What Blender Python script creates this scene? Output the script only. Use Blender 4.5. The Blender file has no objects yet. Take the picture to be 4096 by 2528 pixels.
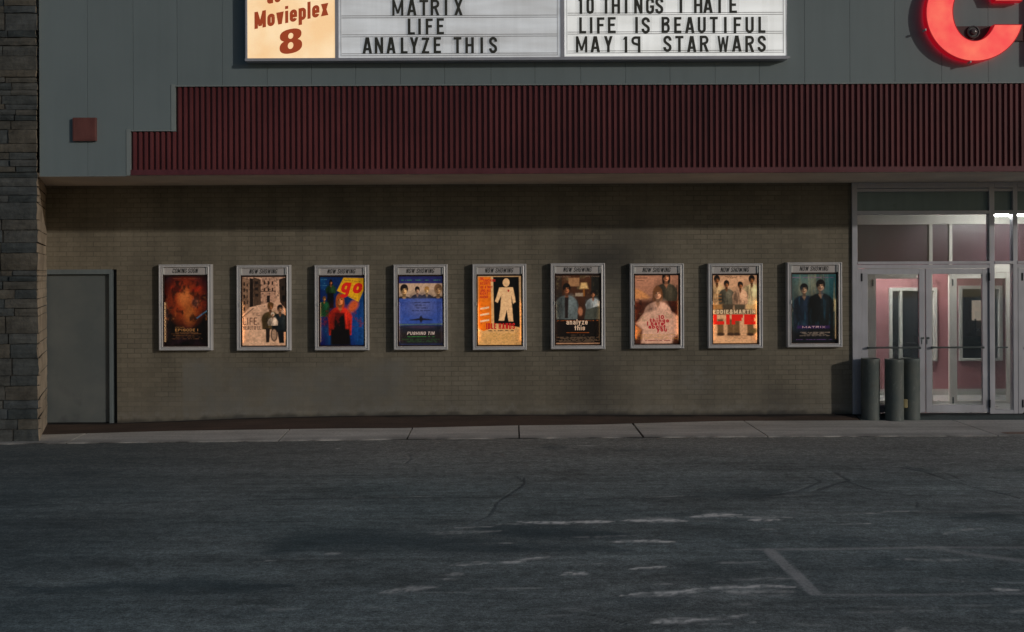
import bpy, bmesh, math, random
import numpy as np
from mathutils import Vector, Matrix
random.seed(7)
rng = np.random.default_rng(11)
S = bpy.context.scene
C = S.collection

# ------------------------------------------------------------------ camera
FPX, CX, CY, CAMZ, DCAM, ROLL = 4544.0, 2048.0, 1100.0, 1.965, 16.0, 0.0042
cam_d = bpy.data.cameras.new('camera')
cam = bpy.data.objects.new('camera', cam_d); C.objects.link(cam)
cr, sr = math.cos(ROLL), math.sin(ROLL)
cam.matrix_world = Matrix(((cr, sr, 0, 0), (0, 0, -1, -DCAM), (-sr, cr, 0, CAMZ), (0, 0, 0, 1)))
cam_d.sensor_width = 36.0; cam_d.lens = FPX / 4096 * 36.0
cam_d.shift_y = -(1264.0 - CY) / 4096.0
cam_d.clip_end = 500
S.camera = cam

# ------------------------------------------------------------------ sky, sun, exposure
SUN_DIR = Vector((-1.27, 1.0, -0.40)).normalized()
ELEV = math.asin(-SUN_DIR.z)
w = bpy.data.worlds.new('World'); S.world = w; w.use_nodes = True
nt = w.node_tree; nt.nodes.clear()
out = nt.nodes.new('ShaderNodeOutputWorld'); bg = nt.nodes.new('ShaderNodeBackground')
sky = nt.nodes.new('ShaderNodeTexSky'); sky.sky_type = 'NISHITA'; sky.sun_disc = False
sky.sun_elevation = ELEV
sky.sun_rotation = math.atan2(-SUN_DIR.x, -SUN_DIR.y)
sky.air_density = 1.0; sky.dust_density = 1.0; sky.ozone_density = 2.8
bg.inputs['Strength'].default_value = 0.036
nt.links.new(sky.outputs[0], bg.inputs['Color']); nt.links.new(bg.outputs[0], out.inputs['Surface'])
sd = bpy.data.lights.new('sun', 'SUN'); sd.energy = 1.10; sd.angle = math.radians(1.3); sd.color = (1.0, 0.93, 0.84)
so = bpy.data.objects.new('sun', sd); C.objects.link(so); so.rotation_euler = SUN_DIR.to_track_quat('-Z', 'Y').to_euler()
so.location = (10, -20, 8)
S.view_settings.view_transform = 'Standard'; S.view_settings.look = 'None'
S.view_settings.exposure = 0.0; S.view_settings.gamma = 1.0; S.view_settings.use_curve_mapping = False
S.render.engine = 'CYCLES'
S.cycles.use_denoising = True
S.cycles.max_bounces = 8

# ------------------------------------------------------------------ helpers
def P(u, v, Y):
    """point of plane Y seen at photo position u, v"""
    d = Y + DCAM
    a = (u - CX) / FPX; b = (CY - v) / FPX
    return (a * cr + b * sr) * d, CAMZ + (-a * sr + b * cr) * d
def PX(u, Y, v=1100): return P(u, v, Y)[0]
def PZ(v, Y, u=2048): return P(u, v, Y)[1]
def G(u, v, z=-0.095):
    a = (u - CX) / FPX; b = (CY - v) / FPX
    d = (z - CAMZ) / (-a * sr + b * cr)
    return (a * cr + b * sr) * d, d - DCAM
def lin(c): 
    return tuple(((x / 255.0) / 12.92 if x / 255.0 <= 0.04045 else ((x / 255.0 + 0.055) / 1.055) ** 2.4) for x in c)

def wloc(o):
    v = Vector((0, 0, 0))
    while o is not None: v = v + Vector(o.location); o = o.parent
    return v
class MB:
    def __init__(s): s.v = []; s.f = []; s.mi = []
    def add(s, vs, fs, mi=0):
        n = len(s.v); s.v += [tuple(p) for p in vs]; s.f += [tuple(i + n for i in f) for f in fs]; s.mi += [mi] * len(fs)
    def box(s, x0, x1, y0, y1, z0, z1, mi=0):
        if x1 < x0: x0, x1 = x1, x0
        if y1 < y0: y0, y1 = y1, y0
        if z1 < z0: z0, z1 = z1, z0
        s.add([(x0,y0,z0),(x1,y0,z0),(x1,y1,z0),(x0,y1,z0),(x0,y0,z1),(x1,y0,z1),(x1,y1,z1),(x0,y1,z1)],
              [(0,3,2,1),(4,5,6,7),(0,1,5,4),(1,2,6,5),(2,3,7,6),(3,0,4,7)], mi)
    def prism_z(s, pts, z0, z1, mi=0):
        n = len(pts)
        s.add([(x,y,z0) for x,y in pts] + [(x,y,z1) for x,y in pts],
              [tuple(range(n-1,-1,-1)), tuple(range(n,2*n))] + [(i,(i+1)%n,n+(i+1)%n,n+i) for i in range(n)], mi)
    def prism_y(s, pts, y0, y1, mi=0):   # pts (x,z) counter-clockwise seen from -Y
        a = sum(pts[i][0]*pts[(i+1)%len(pts)][1]-pts[(i+1)%len(pts)][0]*pts[i][1] for i in range(len(pts)))
        if a < 0: pts = pts[::-1]
        n = len(pts)
        s.add([(x,y0,z) for x,z in pts] + [(x,y1,z) for x,z in pts],
              [tuple(range(n)), tuple(range(2*n-1,n-1,-1))] + [(i+n,(i+1)%n+n,(i+1)%n,i) for i in range(n)], mi)
    def lathe(s, cx, cy, prof, n=40, mi=0):
        vs = []; fs = []
        for r, z in prof:
            for k in range(n):
                t = 2*math.pi*k/n; vs.append((cx+r*math.cos(t), cy+r*math.sin(t), z))
        for j in range(len(prof)-1):
            for k in range(n):
                fs.append((j*n+k, j*n+(k+1)%n, (j+1)*n+(k+1)%n, (j+1)*n+k))
        s.add(vs, fs, mi)
    def lathe_y(s, cx, cz, prof, n=28, mi=0):  # prof (r, y)
        vs = []; fs = []
        for r, y in prof:
            for k in range(n):
                t = 2*math.pi*k/n; vs.append((cx+r*math.cos(t), y, cz+r*math.sin(t)))
        for j in range(len(prof)-1):
            for k in range(n):
                fs.append((j*n+k, (j+1)*n+k, (j+1)*n+(k+1)%n, j*n+(k+1)%n))
        s.add(vs, fs, mi)
    def tube(s, p0, p1, r, n=12, mi=0):
        p0 = Vector(p0); p1 = Vector(p1); d = (p1-p0).normalized()
        a = d.orthogonal().normalized(); b = d.cross(a)
        vs = [tuple(p + (a*math.cos(2*math.pi*k/n) + b*math.sin(2*math.pi*k/n))*r) for p in (p0,p1) for k in range(n)]
        s.add(vs, [(k,(k+1)%n,n+(k+1)%n,n+k) for k in range(n)] + [tuple(range(n-1,-1,-1)), tuple(range(n,2*n))], mi)
    def build(s, name, mats, parent=None, smooth=False, bevel=0, origin=None):
        me = bpy.data.meshes.new(name)
        o = Vector(origin) if origin else Vector((0,0,0))
        me.from_pydata([tuple(Vector(p)-o) for p in s.v], [], s.f); me.update()
        if not isinstance(mats, (list, tuple)): mats = [mats]
        for m in mats: me.materials.append(m)
        me.polygons.foreach_set('material_index', s.mi)
        if smooth:
            me.polygons.foreach_set('use_smooth', [True]*len(me.polygons))
        ob = bpy.data.objects.new(name, me); C.objects.link(ob); ob.location = o
        if parent is not None:
            ob.parent = parent; ob.location = o - wloc(parent)
        if smooth:
            md = ob.modifiers.new('edges', 'EDGE_SPLIT'); md.split_angle = math.radians(35)
        if bevel:
            md = ob.modifiers.new('bevel', 'BEVEL'); md.width = bevel; md.segments = 2; md.limit_method = 'ANGLE'
        return ob
def empty(name, loc):
    o = bpy.data.objects.new(name, None); C.objects.link(o); o.location = loc; o.empty_display_size = .1
    return o
def tag(o, label=None, cat=None, group=None, kind=None):
    if label: o['label'] = label
    if cat: o['category'] = cat
    if group: o['group'] = group
    if kind: o['kind'] = kind
    return o
def grid_obj(name, xs, ys, zfun, mat, plane='xy', fixed=0.0, attrs=None, parent=None, yy=None):
    nx, ny = len(xs), len(ys)
    X, Y = np.meshgrid(xs, ys)
    if yy is not None: Y = yy
    if plane == 'xy': co = np.stack([X, Y, zfun(X, Y)], -1)
    else: co = np.stack([X, np.full_like(X, fixed), Y], -1)
    idx = np.arange(nx*ny).reshape(ny, nx)
    q = np.stack([idx[:-1,:-1], idx[:-1,1:], idx[1:,1:], idx[1:,:-1]], -1).reshape(-1, 4)
    me = bpy.data.meshes.new(name)
    me.vertices.add(nx*ny); me.vertices.foreach_set('co', co.reshape(-1).astype(np.float32))
    me.loops.add(q.size); me.loops.foreach_set('vertex_index', q.reshape(-1).astype(np.int32))
    me.polygons.add(len(q)); me.polygons.foreach_set('loop_start', np.arange(0, q.size, 4, dtype=np.int32))
    me.update(calc_edges=True)
    for k, a in (attrs or {}).items():
        if a.ndim == 3:
            at = me.attributes.new(k, 'FLOAT_COLOR', 'POINT')
            at.data.foreach_set('color', np.concatenate([a, np.ones(a.shape[:2]+(1,))], -1).reshape(-1).astype(np.float32))
        else:
            at = me.attributes.new(k, 'FLOAT', 'POINT'); at.data.foreach_set('value', a.reshape(-1).astype(np.float32))
    me.materials.append(mat)
    ob = bpy.data.objects.new(name, me); C.objects.link(ob)
    if parent is not None: ob.parent = parent; ob.location = -Vector(parent.location)
    return ob

# value noise for numpy paintings
def vnoise(X, Y, seed=0):
    xi = np.floor(X).astype(int); yi = np.floor(Y).astype(int); fx = X-xi; fy = Y-yi
    fx = fx*fx*(3-2*fx); fy = fy*fy*(3-2*fy)
    def h(a, b):
        n = (a*374761393 + b*668265263 + seed*1442695041) & 0x7fffffff
        n = ((n ^ (n >> 13))*1274126177) & 0x7fffffff
        return ((n ^ (n >> 16)) & 0xffff)/65535.0
    return (h(xi,yi)*(1-fx)+h(xi+1,yi)*fx)*(1-fy)+(h(xi,yi+1)*(1-fx)+h(xi+1,yi+1)*fx)*fy
def fbm(X, Y, seed=0, oct=4):
    r = 0; a = .5
    for i in range(oct):
        r = r + a*vnoise(X*2**i, Y*2**i, seed+i*17); a *= .5
    return r

# ------------------------------------------------------------------ node materials
class NT:
    def __init__(s, name):
        s.m = bpy.data.materials.new(name); s.m.use_nodes = True; s.t = s.m.node_tree; s.t.nodes.clear()
        s.out = s.t.nodes.new('ShaderNodeOutputMaterial')
    def n(s, typ, props=None, **ins):
        nd = s.t.nodes.new('ShaderNode'+typ)
        for k, v in (props or {}).items(): setattr(nd, k, v)
        for k, v in ins.items():
            k = k.replace('_', ' ')
            sock = nd.inputs[int(k[1:])] if k[0] == 'i' and k[1:].isdigit() else nd.inputs[k]
            if isinstance(v, bpy.types.NodeSocket): s.t.links.new(v, sock)
            else: sock.default_value = v
        return nd
    def noise(s, vec, scale, detail=4, rough=.55, dist=0):
        return s.n('TexNoise', Vector=vec, Scale=scale, Detail=detail, Roughness=rough, Distortion=dist).outputs['Fac']
    def ramp(s, fac, stops):
        nd = s.n('ValToRGB', Fac=fac); cr_ = nd.color_ramp
        while len(cr_.elements) < len(stops): cr_.elements.new(.5)
        for e, (p, c) in zip(cr_.elements, stops):
            e.position = p; e.color = (c, c, c, 1) if not hasattr(c, '__len__') else (*c, 1)
        return nd.outputs[0]
    def mix(s, fac, a, b, mode='MIX'):
        nd = s.n('MixRGB', {'blend_type': mode})
        for sock, v in zip(nd.inputs, (fac, a, b)):
            if isinstance(v, bpy.types.NodeSocket): s.t.links.new(v, sock)
            elif hasattr(v, '__len__'): sock.default_value = (*v, 1)
            else: sock.default_value = v
        return nd.outputs[0]
    def math(s, op, a, b=0.0):
        nd = s.n('Math', {'operation': op})
        for sock, v in zip(nd.inputs, (a, b)):
            if isinstance(v, bpy.types.NodeSocket): s.t.links.new(v, sock)
            else: sock.default_value = v
        return nd.outputs[0]
    def attr(s, name): return s.n('Attribute', {'attribute_name': name})
    def coord(s, scale=(1,1,1), which='Object'):
        tc = s.n('TexCoord'); mp = s.n('Mapping', Vector=tc.outputs[which]); mp.inputs['Scale'].default_value = scale
        return mp.outputs[0]
    def bump(s, h, strength=.3, dist=.01, normal=None):
        nd = s.n('Bump', Height=h, Strength=strength, Distance=dist)
        if normal is not None: s.t.links.new(normal, nd.inputs['Normal'])
        return nd.outputs[0]
    def finish(s, col, rough=.6, bump=None, metal=0.0, spec=.4, emit=None, estr=0.0):
        nd = s.n('BsdfPrincipled', Roughness=rough, Metallic=metal)
        nd.inputs['Specular IOR Level'].default_value = spec
        for sock, v in ((nd.inputs['Base Color'], col), (nd.inputs['Emission Color'], emit)):
            if v is None: continue
            if isinstance(v, bpy.types.NodeSocket): s.t.links.new(v, sock)
            else: sock.default_value = (*v, 1)
        if isinstance(estr, bpy.types.NodeSocket): s.t.links.new(estr, nd.inputs['Emission Strength'])
        else: nd.inputs['Emission Strength'].default_value = estr
        if bump is not None: s.t.links.new(bump, nd.inputs['Normal'])
        s.t.links.new(nd.outputs[0], s.out.inputs['Surface'])
        return s.m

def painted(name, col, rough=.5, var=.25, scale=3.0, bump=.05, metal=0.0, spec=.4, streak=True):
    t = NT(name); v = t.coord()
    a = t.noise(v, scale, 5); b = t.noise(t.coord((6, 6, .7)), scale, 4) if streak else a
    f = t.ramp(t.math('ADD', t.math('MULTIPLY', a, .5), t.math('MULTIPLY', b, .5)), [(.3, 1-var), (.7, 1+var*.6)])
    c = t.mix(1.0, col, f, 'MULTIPLY')
    bm = t.bump(t.noise(v, scale*25, 3), bump, .004)
    rr = t.ramp(a, [(.3, max(.05, rough-.12)), (.7, min(1, rough+.12))])
    return t.finish(c, rr, bm, metal, spec)
def emissive(name, col, strength, base=None, rough=.35):
    t = NT(name); return t.finish(base or col, rough, None, 0, .4, col, strength)

M = {}
M['panel'] = None
def mk_panel():
    t = NT('fascia panel paint'); v = t.coord()
    a = t.noise(v, 1.1, 5, .6); st = t.noise(t.coord((9, 9, .35)), 1.0, 4, .6)
    f = t.ramp(t.math('ADD', t.math('MULTIPLY', a, .55), t.math('MULTIPLY', st, .45)), [(.33, .92), (.52, 1.0), (.7, 1.05)])
    pn = t.attr('tint').outputs['Fac']
    c = t.mix(1.0, (.186, .226, .236), f, 'MULTIPLY')
    c = t.mix(1.0, c, t.ramp(pn, [(0, .975), (1, 1.02)]), 'MULTIPLY')
    wv = t.noise(t.coord((1.2, 1.2, .5)), 1.6, 2)
    b1 = t.bump(t.noise(v, 90, 3), .06, .003); b2 = t.bump(wv, .25, .02, b1)
    return t.finish(c, t.ramp(a, [(.3, .42), (.7, .6)]), b2, 0, .4)
M['panel'] = mk_panel()
M['panel_trim'] = painted('fascia trim paint', (.25, .285, .285), .5, .2, 2.5)
M['gap'] = painted('dark panel gap', (.02, .022, .024), .8, .1)
M['rib'] = painted('maroon ribbed metal', (.150, .037, .040), .5, .35, 1.1, .04, 0, .4)
M['rib_band'] = painted('maroon flashing', (.13, .036, .044), .45, .25, 2.2, .04)
M['soffit'] = painted('soffit plaster', (.74, .63, .52), .8, .2, 1.2, .1, streak=False)
M['frame'] = painted('anodised door frame', (.455, .455, .50), .4, .12, 3.0, .03, .25, .5)
M['frame_in'] = painted('cream inner frame', (.58, .55, .50), .5, .1, 3.0, .03)
M['steel_door'] = None
def mk_sdoor():
    t = NT('grey steel door paint'); v = t.coord()
    a = t.noise(v, 1.6, 5, .6); s2 = t.noise(v, 3.3, 3, .5)
    c = t.mix(t.ramp(a, [(.35, 0.0), (.7, 1.0)]), (.105, .122, .126), (.145, .158, .156))
    dirt = t.math('MULTIPLY', t.ramp(s2, [(.55, 0.0), (.72, 1.0)]), t.ramp(t.n('SeparateXYZ', Vector=v).outputs[2], [(.05, .7), (.6, 0.0)]))
    c = t.mix(dirt, c, (.05, .055, .065))
    return t.finish(c, .55, t.bump(t.noise(v, 60, 3), .06, .003))
M['steel_door'] = mk_sdoor()
M['door_trim'] = painted('door frame paint', (.15, .18, .19), .5, .2, 2.5)
M['black'] = painted('black metal', (.012, .012, .014), .5, .2)
M['hinge'] = painted('dark bronze hinge', (.02, .022, .03), .5, .2)
M['case'] = painted('satin aluminium poster case', (.56, .545, .55), .42, .14, 4.0, .06, .1, .5)
M['case_head'] = painted('header strip paint', (.52, .48, .465), .55, .10, 4.0, .04)
M['case_dark'] = painted('dark brown recess', (.030, .013, .009), .5, .3)
M['case_tube'] = emissive('warm case tube', (1.0, .60, .28), 8.0)
M['ink'] = painted('black lettering', (.010, .010, .009), .6, .1)
M['bollard'] = None
def mk_bollard():
    t = NT('green grey bollard paint'); v = t.coord()
    a = t.noise(v, 3.5, 5, .6); sc = t.noise(t.coord((14, 14, 5)), 1.6, 5, .7, .6)
    c = t.mix(t.ramp(a, [(.35, 0.0), (.65, 1.0)]), (.082, .102, .100), (.118, .130, .118))
    c = t.mix(t.ramp(sc, [(.56, 0.0), (.70, .6)]), c, (.22, .23, .21))
    c = t.mix(t.ramp(t.noise(v, 7, 4), [(.6, 0.0), (.8, .7)]), c, (.045, .038, .03))
    return t.finish(c, .6, t.bump(t.noise(v, 35, 4), .18, .004))
M['bollard'] = mk_bollard()
M['concrete'] = painted('concrete', (.30, .28, .25), .9, .3, 6, .3, streak=False)
M['yellow'] = painted('faded yellow plate', (.30, .25, .12), .5, .3, 12)
M['redbox'] = painted('dull red plate', (.16, .058, .050), .5, .25, 5)
M['teal_panel'] = painted('dark green spandrel', (.19, .26, .26), .35, .15, 2)
M['red_wall'] = painted('lobby red wall', (.29, .125, .135), .6, .25, 1.2, .05, streak=False)
M['white_in'] = painted('white lobby trim', (.46, .45, .42), .5, .1, 3)
M['lobby_ceiling'] = painted('lobby ceiling', (.80, .78, .73), .8, .1, 2, streak=False)
M['lobby_floor'] = painted('lobby floor tile', (.40, .39, .38), .35, .2, 3, streak=False)
M['office'] = painted('dark teal box office', (.03, .075, .095), .6, .3, 2, streak=False)
M['shelf'] = painted('dark shelf', (.03, .05, .06), .6, .3)
M['office_glow'] = emissive('lit screen', lin((196, 168, 150)), .8)
M['tube'] = emissive('fluorescent tube', (1.0, .97, .94), 88.0)
M['tube_lobby'] = emissive('bright fluorescent tube', (1.0, .95, .90), 300.0)
M['housing'] = painted('light housing', (.6, .6, .58), .5, .1)
M['pushbar'] = painted('push bar', (.10, .12, .12), .4, .2, 4, .02, .5)
def mk_glass():
    t = NT('window glass'); fr = t.n('Fresnel', IOR=1.45)
    tr = t.n('BsdfTransparent', Color=(.90, .93, .93, 1)); gl = t.n('BsdfGlossy', Roughness=.02, Color=(.9, .95, 1, 1))
    d = t.n('BsdfDiffuse', Color=(.35, .38, .40, 1))
    s1 = t.n('MixShader', i0=fr.outputs[0], i1=tr.outputs[0], i2=gl.outputs[0])
    dust = t.ramp(t.noise(t.coord((1, 1, .5)), 2.2, 5, .65), [(.4, .01), (.75, .10)])
    s2 = t.n('MixShader', i0=dust, i1=s1.outputs[0], i2=d.outputs[0])
    t.t.links.new(s2.outputs[0], t.out.inputs['Surface']); return t.m
M['glass'] = mk_glass()
def mk_brick():
    t = NT('painted brick'); tc = t.n('TexCoord')
    sep = t.n('SeparateXYZ', Vector=tc.outputs['Object'])
    uv = t.n('CombineXYZ', X=sep.outputs[0], Y=sep.outputs[2], Z=0.0).outputs[0]
    nz = t.n('TexNoise', Vector=uv, Scale=9.0, Detail=3.0)
    uvw = t.n('VectorMath', {'operation': 'MULTIPLY_ADD'}, i0=nz.outputs['Color'], i1=(.006, .004, 0), i2=uv).outputs[0]
    def brick(mort, smooth):
        b = t.n('TexBrick', {'offset': .5, 'offset_frequency': 2}, Vector=uvw, Scale=1.0)
        b.inputs['Color1'].default_value = (0, 0, 0, 1); b.inputs['Color2'].default_value = (1, 1, 1, 1); b.inputs['Mortar'].default_value = (.5, .5, .5, 1)
        b.inputs['Mortar Size'].default_value = mort; b.inputs['Mortar Smooth'].default_value = smooth
        b.inputs['Brick Width'].default_value = .19; b.inputs['Row Height'].default_value = .0683; b.inputs['Bias'].default_value = 0
        return b
    b = brick(.0055, .35); mort = b.outputs['Fac']; per = b.outputs['Color']
    a = t.noise(uv, .8, 5, .6); f2 = t.noise(uv, 26, 4, .6); st = t.noise(t.n('Mapping', Vector=uv, Scale=(3.0, .5, 1)).outputs[0], 1.3, 5, .6)
    c = t.mix(t.ramp(a, [(.35, 0.0), (.68, 1.0)]), (.163, .143, .107), (.218, .190, .143))
    c = t.mix(1.0, c, t.ramp(per, [(0, .90), (1, 1.09)]), 'MULTIPLY')
    c = t.mix(1.0, c, t.ramp(f2, [(.3, .88), (.7, 1.10)]), 'MULTIPLY')
    c = t.mix(1.0, c, t.ramp(st, [(.3, .82), (.6, 1.05)]), 'MULTIPLY')
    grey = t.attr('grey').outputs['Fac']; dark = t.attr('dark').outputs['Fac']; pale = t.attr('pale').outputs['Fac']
    c = t.mix(t.math('MULTIPLY', grey, t.ramp(t.noise(uv, 1.9, 6, .68), [(.36, .15), (.6, .75)])), c, t.mix(a, (.158, .155, .140), (.200, .196, .178)))
    mk = t.math('MULTIPLY', mort, t.ramp(t.math('ADD', t.noise(uv, 1.3, 4), t.math('MULTIPLY', grey, -.35)), [(.3, .08), (.60, .58)]))
    c = t.mix(mk, c, (.055, .046, .036))
    c = t.mix(t.math('MULTIPLY', pale, t.ramp(t.noise(uv, 12, 5, .7), [(.35, 0.0), (.6, .8)])), c, (.30, .29, .27))
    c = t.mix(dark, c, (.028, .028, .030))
    h = t.math('ADD', t.math('MULTIPLY', mort, t.ramp(grey, [(0, -.7), (1, -.2)])), t.math('MULTIPLY', f2, .25))
    return t.finish(c, t.ramp(f2, [(.3, .62), (.7, .85)]), t.bump(h, .4, .005), 0, .3)
M['brick'] = mk_brick()
def mk_stone():
    t = NT('rough ashlar stone'); v = t.coord()
    tint = t.attr('tint').outputs['Fac']; a = t.noise(v, 4.5, 6, .65); b = t.noise(v, 16, 5, .65); l = t.noise(t.coord((2, 2, 14)), 2.0, 4, .6)
    c = t.ramp(tint, [(0, (0.0546, 0.064, 0.0663)), (.35, (0.0897, 0.0952, 0.0936)), (.62, (0.1092, 0.0975, 0.0796)), (.85, (0.0819, 0.092, 0.0967)), (1, (0.1209, 0.1092, 0.0897))])
    c = t.mix(1.0, c, t.ramp(a, [(.3, .62), (.65, 1.2)]), 'MULTIPLY')
    c = t.mix(1.0, c, t.ramp(l, [(.3, .8), (.7, 1.15)]), 'MULTIPLY')
    c = t.mix(t.ramp(t.noise(v, 1.3, 5, .7), [(.60, 0.0), (.72, .75)]), c, (.030, .036, .040))
    h = t.math('ADD', t.math('MULTIPLY', a, 1.0), t.math('MULTIPLY', b, .5))
    return t.finish(c, .9, t.bump(h, .9, .02), 0, .2)
M['stone'] = mk_stone()
M['stone_lit'] = painted('lit tan stone return', (.40, .325, .245), .85, .4, 2.5, .3, streak=False)  # paler than the stonework: the light on this side is put into the colour
M['mortar'] = painted('pillar mortar', (.05, .048, .044), .95, .3, 8)
def mk_asphalt():
    t = NT('worn asphalt'); v = t.coord()
    big = t.noise(v, .22, 4, .55); med = t.noise(t.coord((.35, 1.6, 1)), 1.1, 6, .6, .3); fine = t.noise(v, 42, 4, .75); grain = t.noise(v, 120, 2, .7)
    stk = t.noise(t.coord((.25, 5.5, 1)), 1.6, 5, .62, .2); blot = t.noise(t.coord((.7, 1.3, 1)), .9, 6, .68, .5)
    lane = t.attr('lane').outputs['Fac']
    c = t.mix(t.ramp(big, [(.35, 0.0), (.65, 1.0)]), (.182, .222, .220), (.256, .278, .264))
    c = t.mix(lane, c, t.mix(big, (.232, .238, .222), (.290, .288, .264)))
    am = t.math('SUBTRACT', 1.0, t.math('MULTIPLY', lane, .55))
    c = t.mix(am, c, t.mix(1.0, c, t.ramp(med, [(.3, .72), (.7, 1.22)]), 'MULTIPLY'))
    c = t.mix(am, c, t.mix(1.0, c, t.ramp(stk, [(.3, .80), (.7, 1.16)]), 'MULTIPLY'))
    c = t.mix(am, c, t.mix(1.0, c, t.ramp(blot, [(.32, .66), (.48, 1.0), (.7, 1.18)]), 'MULTIPLY'))
    c = t.mix(1.0, c, t.ramp(fine, [(.28, .36), (.5, 1.0), (.72, 1.62)]), 'MULTIPLY')
    clump = t.noise(t.coord((.8, 1.0, 1)), 15, 3, .6)
    c = t.mix(1.0, c, t.ramp(clump, [(.33, .74), (.5, 1.0), (.68, 1.28)]), 'MULTIPLY')
    c = t.mix(1.0, c, t.ramp(grain, [(.3, .6), (.72, 1.45)]), 'MULTIPLY')
    gr = t.ramp(t.math('ADD', t.math('MULTIPLY', fine, .6), t.math('MULTIPLY', med, .4)), [(.25, .45), (.5, 1.0)])
    sc = t.attr('scuff').outputs['Fac']; dk = t.attr('dark').outputs['Fac']; pt = t.attr('paint').outputs['Fac']; ck = t.attr('crack').outputs['Fac']
    c = t.mix(t.math('MULTIPLY', dk, t.ramp(fine, [(.3, 1.0), (.75, .6)])), c, (.034, .062, .074))
    c = t.mix(t.math('MULTIPLY', sc, gr), c, (.95, .92, .86))
    c = t.mix(t.math('MULTIPLY', pt, t.ramp(t.math('ADD', fine, t.math('MULTIPLY', med, .6)), [(.55, .2), (.9, .95)])), c, (.56, .55, .53))
    c = t.mix(t.math('MULTIPLY', ck, t.ramp(med, [(.3, .9), (.6, .35)])), c, (.03, .035, .038))
    h = t.math('ADD', t.math('ADD', t.math('MULTIPLY', fine, .7), t.math('MULTIPLY', grain, .5)), t.math('MULTIPLY', ck, -1.5))
    return t.finish(c, t.ramp(fine, [(.3, .7), (.7, .95)]), t.bump(h, .5, .012), 0, .25)
M['asphalt'] = mk_asphalt()
def mk_walk(name, c1, c2, rust=False):
    t = NT(name); v = t.coord()
    a = t.noise(v, 1.2, 5, .6); f = t.noise(v, 40, 4, .65); st = t.noise(t.coord((.5, 4, 4)), 1.5, 5, .6)
    c = t.mix(t.ramp(a, [(.35, 0.0), (.65, 1.0)]), c1, c2)
    c = t.mix(1.0, c, t.ramp(f, [(.3, .8), (.7, 1.15)]), 'MULTIPLY'); c = t.mix(1.0, c, t.ramp(st, [(.3, .78), (.65, 1.12)]), 'MULTIPLY')
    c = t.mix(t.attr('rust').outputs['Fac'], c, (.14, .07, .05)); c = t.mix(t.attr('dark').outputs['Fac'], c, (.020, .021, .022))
    return t.finish(c, .9, t.bump(f, .3, .006), 0, .2)
M['walk'] = mk_walk('concrete sidewalk', (.50, .48, .445), (.60, .575, .535))
M['strip'] = mk_walk('dark red paving strip', (.090, .066, .055), (.128, .088, .070))
M['strip_teal'] = mk_walk('dark paving at doors', (.085, .105, .105), (.11, .125, .122))

# ------------------------------------------------------------------ lettering (stroke glyphs)
def strip_poly(pts, t):
    pts = [Vector(p) for p in pts]; L = []; R = []
    for i, p in enumerate(pts):
        a = (pts[i]-pts[i-1]).normalized() if i else None
        b = (pts[i+1]-pts[i]).normalized() if i < len(pts)-1 else None
        if a is None: n = Vector((-b.y, b.x)); k = 1
        elif b is None: n = Vector((-a.y, a.x)); k = 1
        else:
            m = (a+b).normalized(); n = Vector((-m.y, m.x)); k = 1/max(.4, n.dot(Vector((-a.y, a.x))))
        L.append(p+n*t/2*k); R.append(p-n*t/2*k)
    return [[tuple(R[i]), tuple(R[i+1]), tuple(L[i+1]), tuple(L[i])] for i in range(len(pts)-1)]
def arc(cx, cy, rx, ry, a0, a1, n=10):
    return [(cx+rx*math.cos(math.radians(a0+(a1-a0)*k/n)), cy+ry*math.sin(math.radians(a0+(a1-a0)*k/n))) for k in range(n+1)]
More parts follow.
